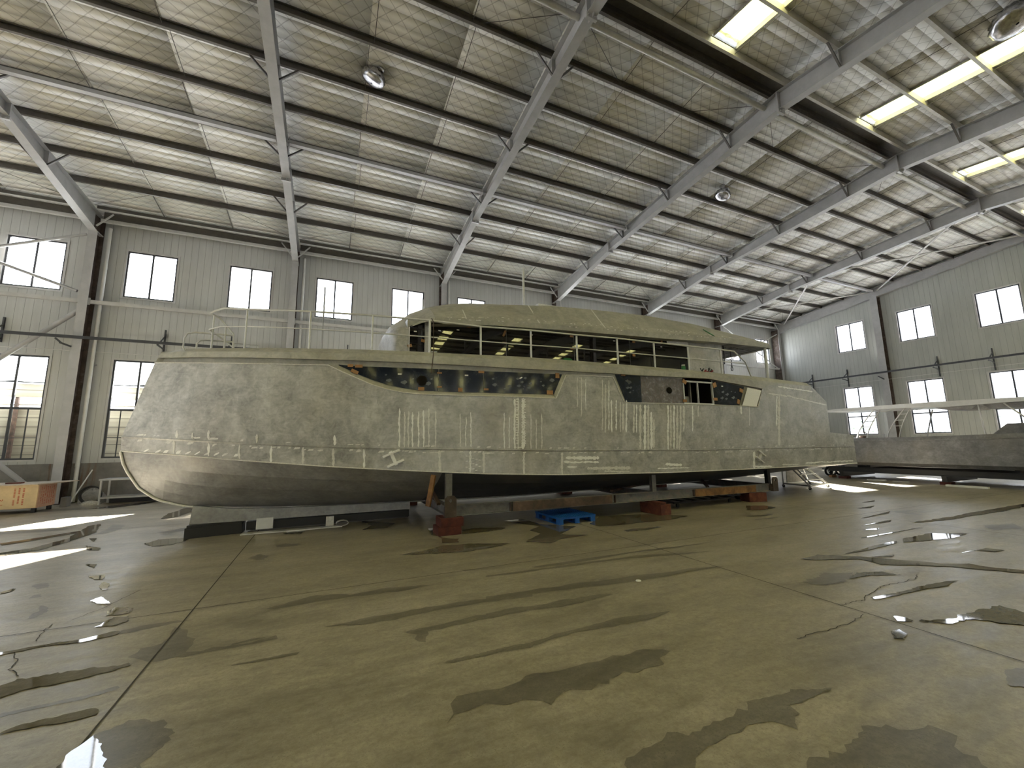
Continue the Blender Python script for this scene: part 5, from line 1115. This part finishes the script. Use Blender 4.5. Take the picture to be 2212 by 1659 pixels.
for p, q in (((20.4,6.14,2.78),(20.4,6.09,1.74)), ((20.4,5.55,2.78),(20.4,5.0,2.08)), ((22.3,8,2.8),(22.3,8.3,1.7)), ((22.3,5,2.78),(22.3,5,1.75)), ((20.4,2.8,2.8),(20.4,2.6,2.05))): MB().tube([p, q], .025, 8).build('canopy_post', M['alu_pipe'], wb)
m = MB(); m.box(20.08, 20.12, 8.72, 8.76, 1.68, 1.86); m.box(20.08, 20.12, 8.66, 8.82, 1.80, 1.83); m.build('deck_cleat', M['steel'], wb)
m = MB(); m.tube([(20.7,9.6,1.7),(20.7,9.55,1.85),(20.7,9.7,1.95)], .02, 6); m.lathe([(0,0),(.1,0),(.12,.08),(0,.09)], (20.7,9.75,1.70), 12); m.build('winch', M['rust'], wb)
wc = empty('workboat_cradle', (21.2, 5, 0), 'long black beam cradle below the workboat', 'cradle')
for x in (20.15, 22.4): ibeam((x, 10.9, .30), (x, -2, .30), .20, .14).build('side_beam', M['black'], wc)
for y in (10.4, 7.2, 4.2, 1, -1.5): MB().box(20.1, 22.5, y-.07, y+.07, .10, .30).build('cross_beam', M['black'], wc)
for y in (10.4, 7.2, 4.2, 1): MB().box(20.12, 20.45, y-.15, y+.15, 0, .10).build('sleeper', M['timber_d'], wc)
for y in (9.5, 5.5, 1.5): MB().box(20.3, 22.3, y-.06, y+.06, .50, .60).build('bunk', M['black'], wc)
m = MB(); m.box(20.05, 20.15, 8.9, 9.5, 0, .05); m.box(20.1, 20.2, 8.2, 8.7, .0, .03); tag(m.build('plank', M['pvc']), 'white offcut boards on the floor along the workboat cradle', 'board')
tag(MB().box(19.55, 19.7, 6.0, 7.0, .0, .06).build('strip_board', M['white']), 'pale strip of board under the workboat side', 'board')

# ------------------------------------------------------------------ corner by the long wall at the left
bx = empty('plywood_cupboard', (-8.3, 15.8, 0), 'yellow plywood cupboard with red shipping print by the left wall column', 'cupboard')
bm_ = MB(); bm_.box(-9.6, -7.03, 15.42, 16.2, .12, .735); bm_.build('body', M['ply_red'], bx)
for x0, x1 in ((-9.58, -8.76), (-8.74, -7.905), (-7.885, -7.045)):
    d_ = MB().box(x0, x1, 15.40, 15.42, .13, .725).build('door', M['ply'], bx)
    if x1 > -7.5: MB().box(x0+.03-.10, x0+.07, 15.375, 15.40, .44, .465).build('latch', M['wood'], d_)
    for k in range(4):                                                        # printed lines, turned on their side
        xx = x0 + .30 + k*.085; 
        if k == 0: continue
        mm = MB(); rng = random.Random(k + int(x0*10)); z = .22
        while z < .64:
            l_ = rng.uniform(.012, .03); mm.poly([(xx, 15.3985, z), (xx+.035, 15.3985, z), (xx+.035, 15.3985, z+l_), (xx, 15.3985, z+l_)]) if rng.random() < .85 else None; z += l_ + .010
        mm.build('printed_lines', M['ink'], d_)
def letters(txt, size, mat, M4, parent, name):
    cu = bpy.data.curves.new(name, 'FONT'); cu.body = txt; cu.size = size; cu.extrude = .0006; cu.resolution_u = 2
    tmp = bpy.data.objects.new(name, cu); COL.objects.link(tmp)
    dg = bpy.context.evaluated_depsgraph_get(); me = bpy.data.meshes.new_from_object(tmp.evaluated_get(dg)); bpy.data.objects.remove(tmp)
    me.transform(M4); off = wloc(parent); me.transform(Matrix.Translation(-off)); me.materials.clear(); me.materials.append(mat)
    o = bpy.data.objects.new(name, me); COL.objects.link(o); o.parent = parent; return o
last = [c for c in bx.children if c.name.startswith('door')][-1]
letters('3-1', .15, M['ink'], Matrix.Translation((-7.78, 15.398, .40)) @ Matrix.Rotation(PI/2, 4, 'X') @ Matrix.Rotation(-PI/2, 4, 'Z'), last, 'lettering')
mm = MB(); rng = random.Random(8)
for k in range(7):
    z = .2; y = 15.52 + k*.09
    while z < .66:
        l_ = rng.uniform(.012, .035)
        if rng.random() < .8: mm.poly([(-7.0285, y, z), (-7.0285, y+.035, z), (-7.0285, y+.035, z+l_), (-7.0285, y, z+l_)])
        z += l_ + .012
mm.build('printed_lines', M['ink'], bx)
for x, y in ((-7.1, 15.46), (-7.1, 16.12), (-8.2, 15.46), (-8.2, 16.12), (-9.5, 15.46), (-9.5, 16.12)): MB().box(x-.04, x+.04, y-.04, y+.04, 0, .12).build('leg', M['black'], bx)
MB().prism([(-9.8, 15.25, .735), (-6.98, 15.22, .735), (-6.62, 16.35, .735), (-9.8, 16.3, .735)], (0, 0, .028)).build('top_board', M['wood'], bx)
tag(MB().box(-7.75, -7.45, 15.52, 15.66, .765, .80).build('wood_strip', M['timber']), 'short brown wood strip lying on the plywood cupboard top', 'strip')
tag(MB().box(-6.99, -6.86, 16.38, 16.62, 0, .28).build('concrete_block', M['conc_w']), 'grey concrete block on the floor behind the plywood cupboard', 'block')
bn = empty('metal_bench', (-5.3, 16.8, 0), 'grey steel workbench against the wall behind the yacht bow', 'bench')
MB().box(-6.24, -4.3, 16.45, 17.1, .71, .755).build('top', M['steel'], bn)
for x in (-6.19, -4.36):
    for y in (16.50, 17.04): MB().box(x-.02, x+.02, y-.02, y+.02, 0, .71).build('leg', M['steel_l'], bn)
MB().box(-6.17, -4.38, 16.48, 17.06, .17, .22).build('shelf', M['steel'], bn)
MB().box(-6.1, -4.4, 16.9, 16.95, .0, .17).build('kick_panel', M['black'], bn)
# clutter at the wall
def lump(name, c, r, mat, lab, cat, seed):
    m = MB(); rng = random.Random(seed); n_, k_ = 18, 9; rows = []
    for i in range(k_+1):
        a = PI/2 * i/k_; rows.append([(c[0] + r[0]*math.cos(a)*math.cos(2*PI*j/n_)*(1+.16*math.sin(3*j+seed)), c[1] + r[1]*math.cos(a)*math.sin(2*PI*j/n_)*(1+.1*math.sin(2*j+seed)), c[2] + r[2]*math.sin(a)*(1+.1*math.sin(j*2.1+i))) for j in range(n_+1)])
    for rr in rows: rr[-1] = rr[0]
    m.grid(rows, True); return tag(m.build(name, mat), lab, cat)
lump('filled_sack', (-6.62, 17.22, 0), (.33, .24, .42), M['sack'], 'grey slumped sack against the wall between downpipe and bench', 'sack', 1)
lump('cloth_heap', (-6.42, 16.62, 0), (.24, .12, .12), M['rag'], 'pale heap of rags on the floor in front of the grey sack', 'rags', 4)
m = MB(); 
for k in range(3): m.tube([(-6.52 + (.26-.01*k)*math.cos(a), 16.80 + .03*k, .28 + (.26-.01*k)*math.sin(a)) for a in [2*PI*i/24 for i in range(25)]], .018, 6)
tag(m.build('coiled_hose', M['rubber']), 'black coiled hose leaning on the grey sack', 'hose')
tag(MB().tube([(-6.96, 16.74, .0), (-6.82, 17.50, 1.0)], .018, 8).build('leaning_tube', M['pvc']), 'thin pale tube leaning on the wall beside the downpipe foot', 'tube')

# ------------------------------------------------------------------ outside
struct(MB().quad((-120,-90,-.06),(150,-90,-.06),(150,140,-.06),(-120,140,-.06)), 'ground', M['gravel'])
sh = empty('neighbour_shed', (-8, 19, 0), 'cream corrugated shed outside the lower left windows', 'shed')
MB().box(-26, 27, 18.62, 18.66, 0, 3.02).build('wall', M['shed'], sh)
m = MB(); n_ = 200
m.grid([[(-27 + 55*i/n_, y, z + (.035 if i % 4 < 1 else 0)) for i in range(n_+1)] for y, z in ((18.42, 3.86), (22.5, 4.72))], False); m.grid([[(-27 + 55*i/n_, y, z) for i in range(n_+1)] for y, z in ((18.42, 3.83), (22.5, 4.68))], False); m.build('roof', M['shed_r'], sh)
m = MB(); m.box(-27, 28, 18.5, 18.55, 3.36, 3.80).box(-27, 28, 18.56, 18.60, 3.10, 3.14); m.build('fascia', M['shed'], sh)
for x in (-24, -18, -12.2, -9.3, -5.6, 0, 6, 12, 18, 24): MB().box(x-.04, x+.04, 18.52, 18.60, 0, 3.8).build('post', M['rust'], sh)
bd = empty('neighbour_building', (52, 6, 0), 'pale building outside beyond the gable windows', 'building')
MB().box(50, 62, -20, 40, 0, 14).build('wall', M['bldg'], bd)
MB().box(49.7, 62.3, -20.3, 40.3, 14, 14.4).build('roof_slab', M['bldg'], bd)
rng = random.Random(4)
m = MB()
for k in range(5200):
    y = rng.uniform(-8, 24); x = rng.uniform(34, 36.5); z = rng.uniform(0, 2.6) * (1 + .2*math.sin(y*1.3)); s = rng.uniform(.06, .14)
    a = Vector((rng.uniform(-1,1), rng.uniform(-1,1), rng.uniform(-1,1))).normalized()*s; b = a.orthogonal().normalized()*s*.6; c = Vector((x, y, z))
    m.quad(c-a, c-b, c+a, c+b)
tag(m.build('hedge_leaves', M['leaf']), 'green hedge seen through the lower gable windows', 'hedge', None, 'stuff')
for i, y in enumerate((13.5, 9.8, 6.5)):
    m = MB(); rng = random.Random(i)
    for k in range(9): m.tube([(33.5, y + rng.uniform(-.1,.1), 0), (33.4 + rng.uniform(-.3,.3), y + rng.uniform(-.5,.5), 1.4), (33.3 + rng.uniform(-.6,.6), y + rng.uniform(-1.4,1.4), 2.4 + rng.uniform(0,1))], [.05, .03, .012], 6)
    tag(m.build('bare_shrub', M['branch']), ['bare branching shrub outside the gable window nearest the corner', 'bare branching shrub outside the middle gable window', 'bare branching shrub outside the right-hand gable window'][i], 'shrub')

# ------------------------------------------------------------------ light and camera
w = bpy.data.worlds.new('sky'); scene.world = w; w.use_nodes = True; nt = w.node_tree
bgn = nt.nodes['Background']; tc = nt.nodes.new('ShaderNodeTexCoord'); sx = nt.nodes.new('ShaderNodeSeparateXYZ'); rp = nt.nodes.new('ShaderNodeValToRGB')
nt.links.new(tc.outputs['Generated'], sx.inputs[0]); nt.links.new(sx.outputs[2], rp.inputs[0]); nt.links.new(rp.outputs[0], bgn.inputs[0])
rp.color_ramp.elements[0].color = (.95, .97, 1, 1); rp.color_ramp.elements[1].color = (.62, .78, 1, 1)
bgn.inputs[1].default_value = SKY
sun = bpy.data.lights.new('sun', 'SUN'); sun.energy = SUN; sun.angle = .012; sun.color = (1, .965, .90)
so_ = bpy.data.objects.new('sun', sun); COL.objects.link(so_); so_.location = (30, 40, 40)
so_.rotation_euler = Vector((-.5, -1, -.826)).to_track_quat('-Z', 'Y').to_euler()
def portal(c, sx_, sy_, look):
    l = bpy.data.lights.new('daylight_portal', 'AREA'); l.shape = 'RECTANGLE'; l.size = sx_; l.size_y = sy_; l.cycles.is_portal = True
    o = bpy.data.objects.new('daylight_portal', l); COL.objects.link(o); o.location = c; o.rotation_euler = Vector(look).to_track_quat('-Z', 'Z').to_euler()
if PORTALS:
    xm, xw = (XL+XG)/2, XG-XL-1
    for y, lk in ((YW+.16, (0,-1,0)),):
        portal((xm, y, (UZ0+UZ1)/2), xw, UZ1-UZ0, lk); portal((xm, y, (LZ0+LZ1)/2), xw, LZ1-LZ0, lk)
    ym = RY; yw = 20
    for z0, z1 in ((UZ0, UZ1), (GLZ0, GLZ1)): portal((XG+.16, ym, (z0+z1)/2), yw, z1-z0, (-1,0,0))
    portal((XL-.16, (DOOR[0]+DOOR[1])/2, 3.0), 6, 6, (1,0,0))
cam = bpy.data.cameras.new('camera'); co_ = bpy.data.objects.new('camera', cam); COL.objects.link(co_)
R3 = Matrix((( .9124320404, -.0478305590, -.4064234359), (-.4090219480, -.1381235640, -.9020104917), (-.0129929875, .9892593789, -.1455921137)))
co_.matrix_world = Matrix.Translation((0, 0, 1.653)) @ R3.to_4x4()
cam.sensor_fit = 'HORIZONTAL'; cam.sensor_width = 36; cam.lens = 875.5813 / 2212 * 36; cam.clip_start = .05; cam.clip_end = 500
scene.camera = co_
vs = scene.view_settings; vs.view_transform = 'Standard'; vs.look = 'None'; vs.gamma = 1; vs.use_curve_mapping = False; vs.exposure = EXPO
cy = scene.cycles; cy.max_bounces = 9; cy.diffuse_bounces = 6; cy.glossy_bounces = 4; cy.transmission_bounces = 6; cy.transparent_max_bounces = 8
cy.caustics_reflective = False; cy.caustics_refractive = False; cy.sample_clamp_indirect = 8
cy.use_denoising = True
